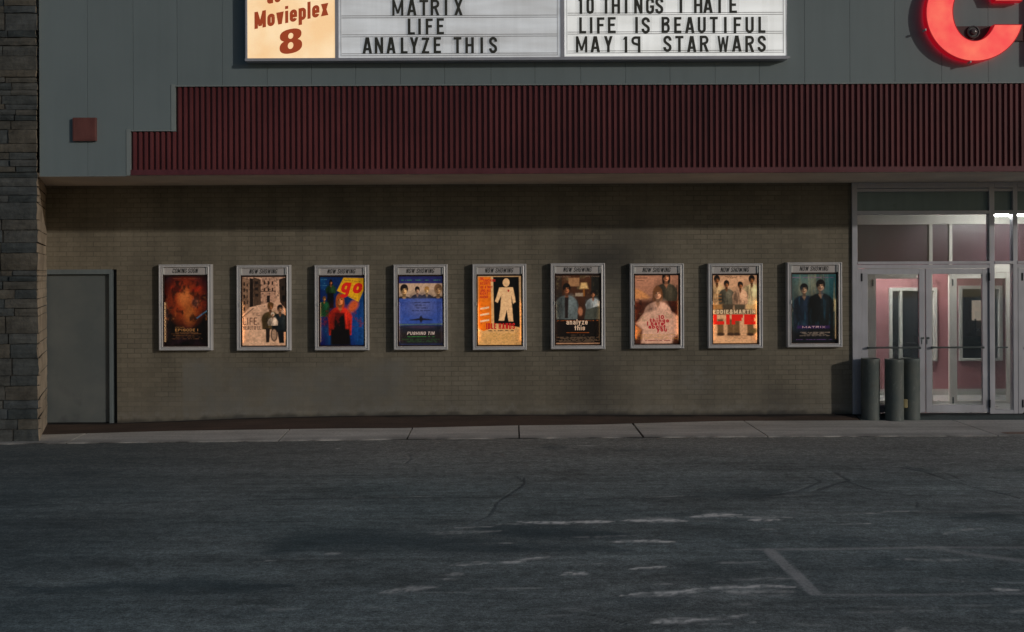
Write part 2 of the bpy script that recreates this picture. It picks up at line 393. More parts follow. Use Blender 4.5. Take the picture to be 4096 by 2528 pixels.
def glyph(ch, w, h, t):
    """list of strokes; each stroke is a list of quads"""
    out = []; r = (w-t)/2; x0, x1, xm = t/2, w-t/2, w/2; ry = min(r*1.05, h/4)
    def V(x, a=0, b=1): out.append([[(x-t/2, a*h), (x+t/2, a*h), (x+t/2, b*h), (x-t/2, b*h)]])
    def H(yc, a, b, tt=None):
        q = (tt or t*.92)/2; out.append([[(a, yc-q), (b, yc-q), (b, yc+q), (a, yc+q)]])
    def D(xa, ya, xb, yb, th=None):
        q = (th or t*1.06)/2; out.append([[(xa-q, ya), (xa+q, ya), (xb+q, yb), (xb-q, yb)]])
    def A(pts, tt=None): out.append(strip_poly(pts, tt or t))
    T = t*.46; XH = .72; X_ = XH*h; rl = min(r*1.05, X_/4)
    if ch == 'A': D(t*.53, 0, xm-t*.12, h); D(w-t*.53, 0, xm+t*.12, h); H(h*.27, w*.25, w*.75)
    elif ch == 'B':
        V(x0); 
        A([(x0, h-T), (x1-r*.75, h-T)] + arc(x1-r*.8, h*.765, r*.75, h*.235-T, 85, -85, 8) + [(x0, h*.53)], t*.92)
        A([(x0, h*.53)] + arc(x1-r*.75, h*.29, r*.75, h*.24-0.0, 88, 0, 5) + arc(x1-r*.75, h*.29, r*.75, h*.29-T, -10, -88, 5) + [(x0, T)], t*.95)
    elif ch == 'C':
        A([(x1, h*.68)] + arc(xm, h-T-ry, r, ry, 0, 180, 10) + arc(xm, T+ry, r, ry, 180, 360, 10) + [(x1, h*.34)])
    elif ch == 'E': V(x0); H(h-T, x0, w); H(h*.52, x0, w*.88); H(T, x0, w)
    elif ch == 'F': V(x0); H(h-T, x0, w); H(h*.52, x0, w*.88)
    elif ch == 'G':
        A([(x1, h*.68)] + arc(xm, h-T-ry, r, ry, 0, 180, 10) + arc(xm, T+ry, r, ry, 180, 360, 10) + [(x1, h*.47)]); H(h*.45, xm, x1+t/2)
    elif ch == 'H': V(x0); V(x1); H(h*.51, x0, x1)
    elif ch == 'I': V(xm)
    elif ch == 'K': V(x0); D(x0+t*.6, h*.40, w-t*.6, h); D(xm, h*.52, w-t*.55, 0)
    elif ch == 'L': V(x0); H(T, x0, w)
    elif ch == 'M': V(x0); V(x1); D(x0+t*.02, h, xm, h*.12, t*.95); D(x1-t*.02, h, xm, h*.12, t*.95)
    elif ch == 'N': V(x0); V(x1); D(x0, h, x1, 0, t*1.05)
    elif ch in 'O0': A(arc(xm, h-T-ry, r, ry, 0, 180, 10) + arc(xm, T+ry, r, ry, 180, 360, 10) + [(x1, h-T-ry)])
    elif ch == 'P' or ch == 'R':
        V(x0); rr = h*.245-T*.5
        A([(x0, h-T), (x1-r*.8, h-T)] + arc(x1-r*.8, h*.73, r*.8, h*.27-T, 85, -85, 9) + [(x0, h*.46+T*.0)], t*.95)
        if ch == 'R': D(xm+t*.15, h*.46, w-t*.5, 0)
    elif ch == 'S':
        A([(x1, h*.70)] + arc(xm, h-T-ry, r, ry, 0, 180, 10) + [(x0+r*.10, h*.645), (x0+r*.5, h*.565), (x1-r*.5, h*.435), (x1-r*.10, h*.36)] + arc(xm, T+ry, r, ry, 0, -180, 10) + [(x0, h*.30)])
    elif ch == 'T': V(xm, 0, 1); H(h-T, 0, w)
    elif ch == 'U': A([(x0, h)] + arc(xm, T+ry, r, ry, 180, 360, 12) + [(x1, h)])
    elif ch == 'V': D(t*.53, h, xm, 0); D(w-t*.53, h, xm, 0)
    elif ch == 'W': D(t*.5, h, w*.29, 0, t*.9); D(xm, h*.92, w*.29, 0, t*.85); D(xm, h*.92, w*.71, 0, t*.85); D(w-t*.5, h, w*.71, 0, t*.9)
    elif ch == 'X': D(t*.55, 0, w-t*.55, h); D(t*.55, h, w-t*.55, 0)
    elif ch == 'Y': V(xm, 0, .45); D(t*.55, h, xm, h*.40); D(w-t*.55, h, xm, h*.40)
    elif ch == 'Z': H(h-T, 0, w); H(T, 0, w); D(t*.6, T, w-t*.6, h-T)
    elif ch == '1': V(x1); D(x0*.9, h*.80, x1-t*.2, h*.98, t*.6)
    elif ch == 'D':
        A([(x0, h-T), (x1-r, h-T)] + arc(x1-r, h-T-r, r, r, 85, 0, 6) + arc(x1-r, T+r, r, r, 0, -85, 6) + [(x0, T)]); V(x0)
    elif ch == 'o': A(arc(xm, X_-T-rl, r, rl, 0, 180, 9) + arc(xm, T+rl, r, rl, 180, 360, 9) + [(x1, X_-T-rl)])
    elif ch == 'c': A(arc(xm, X_-T-rl, r, rl, 5, 180, 9) + arc(xm, T+rl, r, rl, 180, 355, 9))
    elif ch == 'e': A([(x0, X_*.48), (x1, X_*.48)] + arc(xm, X_-T-rl, r, rl, 10, 180, 9) + arc(xm, T+rl, r, rl, 180, 345, 9), t*.95)
    elif ch == 'v': D(t*.53, X_, xm, 0); D(w-t*.53, X_, xm, 0)
    elif ch == 'x': D(t*.55, 0, w-t*.55, X_); D(t*.55, X_, w-t*.55, 0)
    elif ch == 'i': V(xm, 0, XH); V(xm, XH+.11, XH+.11+t/h*.95)
    elif ch == 'l': V(xm)
    elif ch == 'p': V(x0, -.27, XH); A([(x0, X_-T-rl*.6)] + arc(xm, X_-T-rl, r, rl, 160, 0, 9) + arc(xm, T+rl, r, rl, 0, -160, 9), t*.95)
    elif ch == 'b': V(x0, 0, 1); A([(x0, X_-T-rl*.6)] + arc(xm, X_-T-rl, r, rl, 160, 0, 9) + arc(xm, T+rl, r, rl, 0, -160, 9), t*.95)
    elif ch == 'g': V(x1, -.05, XH); A([(x1, X_-T-rl*.6)] + arc(xm, X_-T-rl, r, rl, 20, 180, 9) + arc(xm, T+rl, r, rl, 180, 340, 9), t*.95); A([(x1, 0)] + arc(xm, -.12*h, r, .12*h, 0, -160, 8), t*.9)
    elif ch == 'a': V(x1, 0, XH*.8); A(arc(xm, X_-T-rl, r, rl, 170, 0, 9), t*.95); A([(x1, X_*.56), (xm, X_*.54)] + arc(xm, T+X_*.19, r, X_*.19, 110, 270, 9) + [(x1, T+X_*.1)], t*.9)
    elif ch == 'n': V(x0, 0, XH); A(arc(xm, X_-T-rl, r, rl, 170, 0, 9) + [(x1, 0)], t*.97)
    elif ch == 'h': V(x0, 0, 1); A(arc(xm, X_-T-rl, r, rl, 170, 0, 9) + [(x1, 0)], t*.97)
    elif ch == 'u': V(x1, 0, XH); A([(x0, X_)] + arc(xm, T+rl, r, rl, 180, 350, 9), t*.97)
    elif ch == 'y': D(t*.53, X_, xm, 0); D(w-t*.53, X_, w*.24, -h*.27)
    elif ch == 'z': H(X_-T, 0, w); H(T, 0, w); D(t*.6, T, w-t*.6, X_-T)
    elif ch == 't': V(xm, 0, .95); H(X_-T, 0, w)
    elif ch == 's': return glyph('S', w, X_, t*.78)
    elif ch == '&': A(arc(xm, h*.75, r*.6, h*.2, -60, 230, 10) + [(x1, 0)]); A([(xm, h*.55)] + arc(xm*.9, h*.27, r*.8, h*.22, 120, 330, 8) + [(x1, h*.45)])
    return out
WID = dict(I=.20, M=.70, W=.80, L=.42, E=.44, F=.44, T=.50); WID['1'] = .32; WID['&'] = .6
for c_ in 'oepabgnhuvxyzsc': WID[c_] = .46
WID.update(i=.19, l=.19, t=.34, D=.5)
def put_glyph(mb, ch, x, z, w, h, t, y0, y1, shear=0.0, mirror=False, slope=0.0, xo=0.0):
    k = 0
    for stroke in glyph(ch, w, h, t):
        k += 1
        for q in stroke:
            pts = [((w-a if mirror else a)+b*shear+x, b+z+((w-a if mirror else a)+x-xo)*slope) for a, b in q]
            mb.prism_y(pts, y0-.0004*k, y1)
def put_word(mb, word, x, z, h, t, y0, y1, width=None, shear=0.0, track=.13, space=.3, wscale=1.0, slope=0.0):
    adv = []; tot = 0
    for ch in word:
        wd = (space if ch == ' ' else WID.get(ch, .52)*wscale)*h
        adv.append(wd); tot += wd + (track*h if ch != ' ' else 0)
    tot -= track*h
    s = (width/tot) if width else 1.0
    cx = x
    for ch, wd in zip(word, adv):
        if ch != ' ':
            put_glyph(mb, ch, cx, z, wd*s, h, min(t, wd*s), y0, y1, shear, False, slope, x); cx += (wd+track*h)*s
        else: cx += wd*s
    return tot*s
def text_mb(mb, s, x, z, width, height, y, bold=0.0, shear=0.0, slope=0.0, thick=.002, caps_ref=None):
    """built-in font, fitted to a box; slope raises the baseline to the right"""
    cu = bpy.data.curves.new('lettering', 'FONT'); cu.body = s; cu.size = 1.0; cu.offset = bold; cu.shear = shear; cu.resolution_u = 3; cu.fill_mode = 'FRONT'
    ob = bpy.data.objects.new('lettering', cu); C.objects.link(ob)
    bpy.context.view_layer.update()
    dg = bpy.context.evaluated_depsgraph_get(); me = ob.evaluated_get(dg).to_mesh()
    vs = [v.co.copy() for v in me.vertices]; fs = [tuple(p.vertices) for p in me.polygons]
    ob.evaluated_get(dg).to_mesh_clear(); bpy.data.objects.remove(ob); bpy.data.curves.remove(cu)
    if not vs: return
    xa = min(v.x for v in vs); xb = max(v.x for v in vs); ya = min(v.y for v in vs); yb = max(v.y for v in vs)
    kx = width/(xb-xa); kz = height/(yb-ya)
    mb.add([(x+(v.x-xa)*kx, y, z+(v.y-ya)*kz+(v.x-xa)*kx*slope) for v in vs], fs)

# ------------------------------------------------------------------ ground
YK = -1.80
ku = [-600, 0, 1200, 1700, 2700, 4000, 4800]; kv = [1783, 1778, 1764, 1758, 1750, 1745, 1743]
kerb_pts = [(PX(u, YK, v), P(u, v, YK)[1]) for u, v in zip(ku, kv)]
kerb_x = [p[0] for p in kerb_pts]; kerb_z = [p[1] for p in kerb_pts]
def lot_z(x): return np.interp(x, kerb_x, kerb_z)
def lot_fun(X, Y):
    k = np.clip((Y+5.5)/3.5, 0, 1); k = k*k*(3-2*k)
    return -0.095 + k*(lot_z(X)+0.095)
xs = np.arange(-8.4, 8.4, .021); ys = np.arange(-10.6, YK+.001, .03)
GX, GY = np.meshgrid(xs, ys)
scuff = np.zeros_like(GX); dark = np.zeros_like(GX); paint = np.zeros_like(GX); crack = np.zeros_like(GX)
def stroke(arr, pts, width, val, soft=.5, wob=.0, taper=False, px=True, xs=xs, ys=ys, seed=3, keep=0.0):
    pts = [G(*p) for p in pts] if px else pts
    m = width*2+.1+wob*2
    xa = min(p[0] for p in pts)-m; xb = max(p[0] for p in pts)+m; ya = min(p[1] for p in pts)-m; yb = max(p[1] for p in pts)+m
    i0, i1 = np.searchsorted(xs, [xa, xb]); j0, j1 = np.searchsorted(ys, [ya, yb])
    if i1 <= i0 or j1 <= j0: return
    X, Y = np.meshgrid(xs[i0:i1], ys[j0:j1])
    if wob:
        X2 = X + wob*(fbm(X*2.3, Y*2.3, seed)-.5)*2; Y2 = Y + wob*(fbm(X*2.3+40, Y*2.3, seed+5)-.5)*2
    else: X2, Y2 = X, Y
    best = np.full_like(X, 1e9); tt = np.zeros_like(X); n = len(pts)-1
    for k in range(n):
        ax, ay = pts[k]; bx, by = pts[k+1]; dx, dy = bx-ax, by-ay; L = dx*dx+dy*dy+1e-12
        t = np.clip(((X2-ax)*dx+(Y2-ay)*dy)/L, 0, 1); d = np.hypot(X2-ax-t*dx, Y2-ay-t*dy)
        c = d < best; best = np.where(c, d, best); tt = np.where(c, (k+t)/n, tt)
    wd = width*(np.sin(np.pi*np.clip(tt, .02, .98))**.5 if taper else 1.0)
    a = np.clip((wd*(1+soft)-best)/(wd*soft*2+1e-6), 0, 1)
    if arr is scuff: a = a*(keep+(1-keep)*np.clip((fbm(X*.9+seed*3, Y*13, seed+11, 5)-.40)/.12, 0, 1))*np.clip((fbm(X*26, Y*22, seed+2, 4)-.26)/.26, .12, 1.15)
    arr[j0:j1, i0:i1] = np.maximum(arr[j0:j1, i0:i1], a*val)
# pale scuffs and ghosts of old paint
for pts, wd, val in [
    ([(2090,2090),(2300,2088),(2457,2086)], .10, .75), ([(2514,2086),(2620,2082),(2737,2084)], .15, .85), ([(2753,2070),(2870,2060),(3039,2062),(3180,2063)], .11, .7),
    ([(2993,2082),(3100,2078),(3210,2080)], .16, .55), ([(2446,2170),(2540,2164),(2697,2168)], .08, .9), ([(2240,2170),(2330,2170)], .06, .6),
    ([(1800,2262),(1900,2254),(1970,2252)], .05, .6), ([(2005,2250),(2060,2247),(2110,2236),(2205,2224)], .06, .8), ([(1534,2373),(1600,2361),(1660,2353),(1735,2352)], .09, .6), ([(1620,2340),(1675,2339)], .04, .6),
    ([(1730,2320),(1790,2312),(1830,2292)], .09, .6), ([(2235,2294),(2350,2292)], .04, .8), ([(2520,2279),(2600,2271),(2665,2265)], .04, .9),
    ([(2474,2385),(2560,2374),(2700,2370),(2800,2357)], .055, .9), ([(2790,2360),(2900,2353),(3060,2346),(3181,2350)], .075, 1.0), ([(2880,2370),(3040,2374),(3200,2372)], .10, .5),
    ([(2600,2488),(2700,2480),(2800,2478)], .07, .85), ([(2696,2482),(2790,2480),(2880,2470),(2960,2462)], .05, .8), ([(2090,2470),(2260,2450),(2380,2424)], .09, .35),
    ([(1000,2253),(1240,2236),(1400,2236),(1600,2238),(1800,2226),(1930,2226)], .05, .38), ([(970,2230),(1110,2224)], .05, .25), ([(1330,1797),(1350,1796)], .10, .5), ([(3600,2312),(3750,2310),(3860,2322)], .05, .45),
    ([(3940,2350),(4020,2360),(4090,2362)], .07, .45), ([(3600,2520),(3680,2526)], .10, .35), ([(2380,1790),(2300,1786)], .10, .3), ([(2290,2005),(2310,2004)], .08, .4), ([(2100,2096),(1980,2100)], .09, .3),
    ([(3780,2140),(3850,2124),(3960,2116)], .05, .35), ([(3500,2096),(3380,2091),(3250,2092)], .03, .6), ([(3040,2120),(3140,2114)], .06, .3)]:
    stroke(scuff, pts, wd*.62, min(1, val*1.2), .6, .07, True, seed=int(pts[0][0]), keep=.25 if val >= .8 else .0)
for pts, wd in [([(2474,2385),(2560,2375),(2640,2371),(2720,2369),(2800,2357),(2830,2356)], .020), ([(2830,2356),(2920,2351),(3060,2345),(3180,2350)], .030), ([(2514,2085),(2620,2082),(2737,2084)], .06), ([(2300,2087),(2400,2086),(2457,2087)], .05),
    ([(2446,2170),(2540,2164),(2600,2165),(2697,2169)], .028), ([(2753,2070),(2870,2059),(2960,2060)], .05), ([(2520,2279),(2600,2271),(2665,2265)], .016), ([(2005,2250),(2060,2247),(2110,2236),(2205,2224)], .018), ([(2690,2483),(2760,2480),(2860,2472)], .018), ([(2600,2489),(2690,2482)], .018), ([(2240,2294),(2345,2291)], .014), ([(1800,2263),(1960,2252)], .014), ([(3960,2352),(4030,2361),(4096,2362)], .016), ([(3000,2081),(3120,2079)], .05)]:
    stroke(scuff, pts, wd, 1.0, .5, .03, True, keep=.8)
for _ in range(70):   # small worn streaks all over, mostly along the lanes
    u = random.uniform(900, 4096); v = random.uniform(1980, 2520); L = random.uniform(60, 420); s = random.uniform(-.06, .02)
    if random.random() > .35 + .65*min(1, max(0, (u-1000)/1500)): continue
    stroke(scuff, [(u, v), (u+L*.5, v+s*L*.5+random.uniform(-2, 2)), (u+L, v+s*L)], random.uniform(.010, .034), random.uniform(.2, .55), .8, .04, True, seed=_)
for pts, wd, val in [
    ([(1068,2205),(1180,2175),(1290,2160),(1480,2160),(1700,2172),(1900,2186),(2230,2196)], .30, .62), ([(1400,2150),(1600,2165),(1900,2182)], .30, .45), ([(1870,2118),(2100,2124),(2300,2140),(2480,2142)], .17, .68),
    ([(2000,2190),(2250,2200),(2500,2200)], .14, .5), ([(0,2355),(330,2347),(700,2344),(950,2337),(1120,2341)], .12, .6), ([(0,2262),(250,2262)], .13, .3), ([(0,2424),(140,2426)], .12, .35), ([(3150,1962),(3000,1976),(2700,1978)], .18, .32),
    ([(3620,1872),(3740,1896)], .14, .45), ([(2140,1794),(2250,1793)], .18, .4), ([(3280,2168),(3480,2166)], .14, .35), ([(3830,2080),(4060,2062)], .13, .5), ([(2700,2250),(2900,2280),(2800,2330)], .35, .28), ([(2420,2400),(2700,2400)], .22, .38), ([(3480,2262),(3660,2236)], .14, .3)]:
    stroke(dark, pts, wd*1.1, min(1, val*1.25), .75, .16, True, seed=int(pts[0][0]))
for _ in range(60):
    u = random.uniform(0, 4096); v = random.uniform(1800, 2500); L = random.uniform(80, 500)
    stroke(dark, [(u, v), (u+L*.5, v+random.uniform(-5, 3)), (u+L, v+random.uniform(-10, 4))], random.uniform(.03, .12), random.uniform(.1, .35), .8, .08, True, seed=_+90)
# parking stall paint
stroke(paint, [(3075,2199),(3262,2374)], .046, .85, .2, .012)
stroke(paint, [(3040,2198),(3400,2195),(3800,2189),(4096,2190),(4200,2190)], .032, .62, .5, .012)
stroke(paint, [(3290,2379),(3600,2379),(3850,2376),(4200,2373)], .026, .62, .5, .012)
stroke(paint, [(3724,2191),(3900,2218),(4096,2244)], .05, .6, .5, .02)
stroke(paint, [(3680,2048),(3900,2046),(4150,2040)], .03, .35, .6, .02)
stroke(paint, [(3000,2052),(3500,2052)], .02, .25, .6, .02)
stroke(dark, [(3000,2170),(3040,2198),(3150,2300),(3230,2374),(3280,2300),(3180,2215)], .10, .35, .8, .02)
# the left part is painted darker for the light fading there, with a ragged border
leftdim = np.clip((-1.6-GX+2.2*(fbm(GX*.5, GY*.9, 77)-.5)+(GY+6)*.10)/3.2, 0, 1)
dark = np.maximum(dark, leftdim*.62*(.75+.5*fbm(GX*1.2, GY*4, 78)))
lane = np.clip((GY+5.0+1.5*(fbm(GX*.4, GY*.6, 31)-.5)+.12*GX*0)/2.8, 0, 1)   # older warm-grey paving next to the kerb
# cracks and tar seams
for pts, wd, val in [
    ([(0,2021),(300,2016),(600,2010),(800,2008)], .018, .8), ([(800,2005),(1000,2002),(1250,1994),(1400,1992),(1700,1990),(2010,1988)], .022, .6), ([(460,1842),(520,1846),(570,1850),(650,1862)], .02, .5),
    ([(1630,1822),(1642,1840),(1618,1856)], .012, .7), ([(1950,2060),(1975,2024),(2000,2000),(2040,1976),(2080,1948),(2092,1930),(2066,1906)], .016, .62), ([(2080,1948),(2098,1912)], .012, .5), ([(1950,2060),(1900,2085),(1850,2102)], .014, .4),
    ([(2900,1976),(3100,1980),(3200,1960),(3280,1926),(3220,1906)], .02, .6), ([(3260,1962),(3330,1938),(3385,1924),(3350,1900),(3335,1890)], .022, .65), ([(3385,1930),(3500,1966),(3620,1980),(3712,1984)], .016, .6),
    ([(3600,1872),(3700,1894),(3800,1926),(3920,1958),(4040,1982),(4082,1996)], .018, .9), ([(3745,1882),(3815,1912),(3870,1934)], .014, .5), ([(3660,2010),(3665,2036)], .014, .5),
    ([(2360,2460),(2440,2478),(2500,2500)], .010, .5), ([(1400,2400),(1700,2393),(2000,2396)], .014, .35), ([(2690,2170),(2860,2172),(3030,2171)], .014, .7), ([(940,1820),(1100,1814),(1230,1814)], .018, .4), ([(2940,1880),(3200,1880)], .02, .5), ([(2200,2002),(2700,1990)], .02, .35), ([(2100,2300),(2700,2280)], .01, .25), ([(0,1845),(220,1838)], .03, .3)]:
    stroke(crack, pts, wd, val, .7, .03)
lot = grid_obj('parking_lot', xs, ys, lot_fun, M['asphalt'], attrs={'scuff': scuff, 'dark': dark, 'paint': paint, 'crack': crack, 'lane': lane})
tag(lot, kind='structure')
mb = MB()   # the rest of the lot out to the horizon, butted against the detailed sheet
e0, e1, f0, f1 = xs[0], xs[-1], ys[0], ys[-1]
for (xa, xb, ya, yb) in ((-80, e0, -80, f1), (e1, 80, -80, f1), (e0, e1, -80, f0)):
    if ya == -80 and yb == f1:
        zk = kerb_z[0] if xa < 0 else kerb_z[-1]
        mb.add([(xa,-5.5,-.095),(xb,-5.5,-.095),(xb,f1,zk),(xa,f1,zk)], [(0,1,2,3)])
        mb.add([(xa,-80,-.095),(xb,-80,-.095),(xb,-5.5,-.095),(xa,-5.5,-.095)], [(0,1,2,3)])
    else: mb.add([(xa,ya,-.095),(xb,ya,-.095),(xb,yb,-.095),(xa,yb,-.095)], [(0,1,2,3)])
tag(mb.build('ground', M['asphalt']), kind='structure')

# sidewalk: concrete apron with kerb face, joints as real gaps; dark paving strip along the wall
wu = [-400, 0, 470, 750, 1000, 1300, 1600, 2000, 2800, 3300, 4096, 4800]; wv = [1700, 1697, 1692, 1682, 1672, 1665, 1661, 1659, 1659, 1656, 1652, 1650]
wx = [PX(u, 0, v) for u, v in zip(wu, wv)]; wz = [P(u, v, 0)[1] for u, v in zip(wu, wv)]
def ys_of(x): return np.interp(x, [-6, -1.5, 3.0, 10], [-1.12, -1.05, -.32, -.32])
su = [-400, 190, 700, 1400, 2048, 2900, 4096, 4800]; sv = [1748, 1738, 1723, 1713, 1702, 1693, 1693, 1693]
sx = []; sz = []
for u, v in zip(su, sv):
    yy_ = -.8
    for _ in range(6): yy_ = float(ys_of(PX(u, yy_, v)))
    sx.append(PX(u, yy_, v)); sz.append(P(u, v, yy_)[1])
def walk_z(X, Y):
    zk = lot_z(X)+.010; zs = np.interp(X, sx, sz); zw = np.interp(X, wx, wz)
    zs = np.maximum(zs, zk+.004)
    ysx = ys_of(X)
    return np.where(Y < ysx, zk+(zs-zk)*(Y-YK)/(ysx-YK), zs+(zw-zs)*np.clip((Y-ysx)/(0-ysx), 0, 1))
jb = [(263,1771),(1114,1766),(1628,1762),(2077,1757),(2576,1752),(3073,1748),(3994,1745)]
jx = [PX(u, YK, v) for u, v in jb]
edges = [-9.5] + jx + [9.5]
for seg in range(len(edges)-1):
    x0 = edges[seg]+(.009 if seg else 0); x1 = edges[seg+1]-(.009 if seg < len(edges)-2 else 0)
    if seg == 4: x1 -= .012
    X = np.linspace(x0, x1, max(8, int((x1-x0)/.05)))
    kk = MB(); n = len(X)
    wob = np.clip((fbm(X*5, X*0+3, 4)-.52)*.10, -.012, .03)
    rows = [(YK+.012-wob*.6-.02, lot_z(X)-.05), (YK+.004-wob, lot_z(X)+.004), (YK+.030, walk_z(X, np.full_like(X, YK+.015))), (YK+.25, walk_z(X, np.full_like(X, YK+.25))), (ys_of(X), walk_z(X, ys_of(X)-1e-4))]
    vs = []; fs = []
    for y, z in rows:
        yy = y if hasattr(y, '__len__') else np.full_like(X, y)
        vs += list(zip(X, yy, z))
    for r in range(len(rows)-1):
        fs += [(r*n+i, r*n+i+1, (r+1)*n+i+1, (r+1)*n+i) for i in range(n-1)]
    kk.add(vs, fs)
    for i, rev in ((0, True), (n-1, False)):   # slab ends inside the joint
        idx = [r*n+i for r in range(len(rows))]; a = len(kk.v); kk.add([kk.v[idx[-1]][:2]+(kk.v[idx[-1]][2]-.08,)], [])
        kk.f.append(tuple(idx+[a]) if not rev else tuple((idx+[a])[::-1])); kk.mi.append(0)
    me = kk.build('sidewalk', M['walk'], smooth=False)
    at = me.data.attributes.new('rust', 'FLOAT', 'POINT'); at2 = me.data.attributes.new('dark', 'FLOAT', 'POINT')
    dv = np.zeros(len(me.data.vertices)); nn = np.clip((fbm(X*4, X*0+9, 55)-.25)/.4, .2, 1)   # shadow line painted dark along the edge
    dv[:n] = .9; dv[n:2*n] = .85*nn+.1; dv[2*n:3*n] = .45*nn; at2.data.foreach_set('value', dv.astype(np.float32))
    tag(me, kind='structure')
mb = MB(); mb.box(-9.5, 9.5, YK+.03, -.3, -.34, -.26); tag(mb.build('sidewalk_bed', M['black']), kind='structure')
x_door0 = PX(3415, 0)
def strip_obj(x0, x1, mat):
    X = np.arange(x0, x1+.001, .05); Y = np.linspace(0, 1, 28)
    XX, TT = np.meshgrid(X, Y); YY = ys_of(XX)*(1-TT)
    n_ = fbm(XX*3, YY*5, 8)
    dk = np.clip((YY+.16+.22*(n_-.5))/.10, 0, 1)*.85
    # dark ragged line where the paving meets the wall, one open joint
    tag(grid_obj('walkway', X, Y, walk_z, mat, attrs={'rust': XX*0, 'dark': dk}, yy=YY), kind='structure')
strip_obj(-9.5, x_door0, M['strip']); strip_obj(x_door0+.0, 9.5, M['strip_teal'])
# broken, rusty corner by the right-hand joint
mb = MB()
q = [P(u, v, Y) + (Y,) for u, v, Y in ((4000,1728,-1.55), (4040,1722,-1.5), (4096,1725,-1.5), (4170,1724,-1.5), (4170,1737,-1.7), (4096,1738,-1.7), (4030,1738,-1.7))]
mb.add([(a, y, float(walk_z(np.array([a]), np.array([y]))[0])+.004) for a, _, y in q], [tuple(range(len(q)))[::-1]])
tag(mb.build('patch', painted('rusty concrete patch', (.36, .25, .20), .9, .4, 14)), kind='structure')

# ------------------------------------------------------------------ cinema building
YF = -1.60
ZS = 3.245
bld = empty('cinema_building', (0, 0, 0))
tag(bld, 'grey panelled cinema front with maroon ribbed canopy band over a painted brick wall', 'building')
xwl, xwr = -7.6, PX(3409, 0)
xdr = PX(468, 0, 1400); zdt = PZ(1078, 0, 300)
# brick wall
def wall_grid(x0, x1, z0, z1, nm):
    X = np.arange(x0, x1+.02, .035); X[-1] = x1; Z = np.arange(z0, z1+.02, .03); Z[-1] = z1
    XX, ZZ = np.meshgrid(X, Z)
    base = np.interp(XX, wx, wz); h = ZZ-base
    n1 = fbm(XX*1.6, ZZ*1.6, 3); n2 = fbm(XX*5, ZZ*5, 9); n3 = fbm(XX*9, ZZ*2.2, 21)
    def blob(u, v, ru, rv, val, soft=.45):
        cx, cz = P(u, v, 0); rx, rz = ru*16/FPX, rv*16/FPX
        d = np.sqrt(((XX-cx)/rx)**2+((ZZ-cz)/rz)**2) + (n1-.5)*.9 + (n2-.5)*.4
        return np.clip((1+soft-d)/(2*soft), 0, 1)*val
    xa = PX(722, 0); xb = PX(1780, 0)
    ztop = PZ(1428, 0, 1000)
    g = np.clip((XX-xa+(n2-.5)*.05)/.04, 0, 1)*np.clip((xb-XX+(n1-.5)*1.2)/.6, 0, 1)*np.clip((ztop-ZZ+(n1-.5)*.35)/.15, 0, 1)
    g = np.maximum(g, np.clip((.62-h+(n1-.5)*.8)/.5, 0, 1)*.45)
    d = blob(2390, 1540, 75, 180, .48, 1.0) + blob(2450, 990, 140, 95, .54, 1.0) + blob(3110, 1610, 65, 50, .42, .9) + blob(2360, 1060, 110, 60, .4, .9) + blob(2860, 1500, 200, 90, .08) + blob(1450, 1530, 120, 80, .10) + blob(1000, 1525, 60, 60, .10)  # soft shadow smudges and faint stains painted dark into the brick colour
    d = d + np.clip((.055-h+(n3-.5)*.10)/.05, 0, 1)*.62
    p = np.clip((.16-h+(n3-.5)*.2)/.10, 0, 1)*np.clip((h-.035)/.03, 0, 1)*.45 + blob(2780, 1510, 60, 50, .35)
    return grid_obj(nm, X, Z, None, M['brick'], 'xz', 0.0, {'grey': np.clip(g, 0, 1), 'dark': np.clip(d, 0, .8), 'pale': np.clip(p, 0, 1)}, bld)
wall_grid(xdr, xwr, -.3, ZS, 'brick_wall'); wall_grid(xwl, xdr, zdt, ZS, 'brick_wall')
mb = MB(); mb.box(xdr, xwr, .012, .25, -.3, 5); mb.box(xwl, xdr-.001, .012, .25, zdt, 5); mb.box(xwl, xdr, .25, .3, -.3, 5)
mb.build('wall_core', M['mortar'], bld)
# soffit
mb = MB(); mb.box(-7.4, 9.6, YF+.03, -.002, ZS, ZS+.05); mb.build('soffit', M['soffit'], bld)
# fascia panels with real joints
xl = PX(157, YF, 400); ztopF = 7.4
zr_top = PZ(338, YF, 1500); zr_bot = PZ(697, YF, 1500); z_step = PZ(520, YF, 600)
xs1 = PX(522, YF, 600); xs2 = PX(701, YF, 430)
tr = .055
seams = [PX(u, YF, 300) for u in (350, 533, 709, 890, 1069, 1246, 1423, 1602, 1779, 1964, 2140, 2323, 2503, 2680, 2861, 3037, 3219, 3400, 3580, 3767, 3953, 4135, 4316, 4497, 4680)]
ed = [xl] + seams
mb = MB(); tint = []
def panel(x0, x1, z0, z1):
    g = .0018
    mb.box(x0+g, x1-g, YF, YF+.02, z0, z1); tint.extend([random.random()]*8)
for i in range(len(ed)-1):
    a, b = ed[i], ed[i+1]
    panel(a, b, zr_top, ztopF)
    for lo, hi, zz0, zz1 in ((xl, xs1-tr, zr_bot, z_step), (xl, xs2-tr, z_step, zr_top)):
        p0, p1 = max(a, lo), min(b, hi)
        if p1-p0 < .01: continue
        g0 = .0018 if abs(p0-a) < 1e-6 else 0; g1 = .0018 if abs(p1-b) < 1e-6 else .0015
        mb.box(p0+g0, p1-g1, YF, YF+.02, zz0, zz1); tint.extend([tint[-1]]*8)
fp = mb.build('fascia_panel', M['panel'], bld)
at = fp.data.attributes.new('tint', 'FLOAT', 'POINT'); at.data.foreach_set('value', tint)
xr = ed[-1]
mb = MB(); mb.box(xl, xr, YF+.022, YF+.05, zr_top, ztopF); mb.box(xl, xs2-.01, YF+.022, YF+.05, z_step, zr_top); mb.box(xl, xs1-.01, YF+.022, YF+.05, zr_bot, z_step)
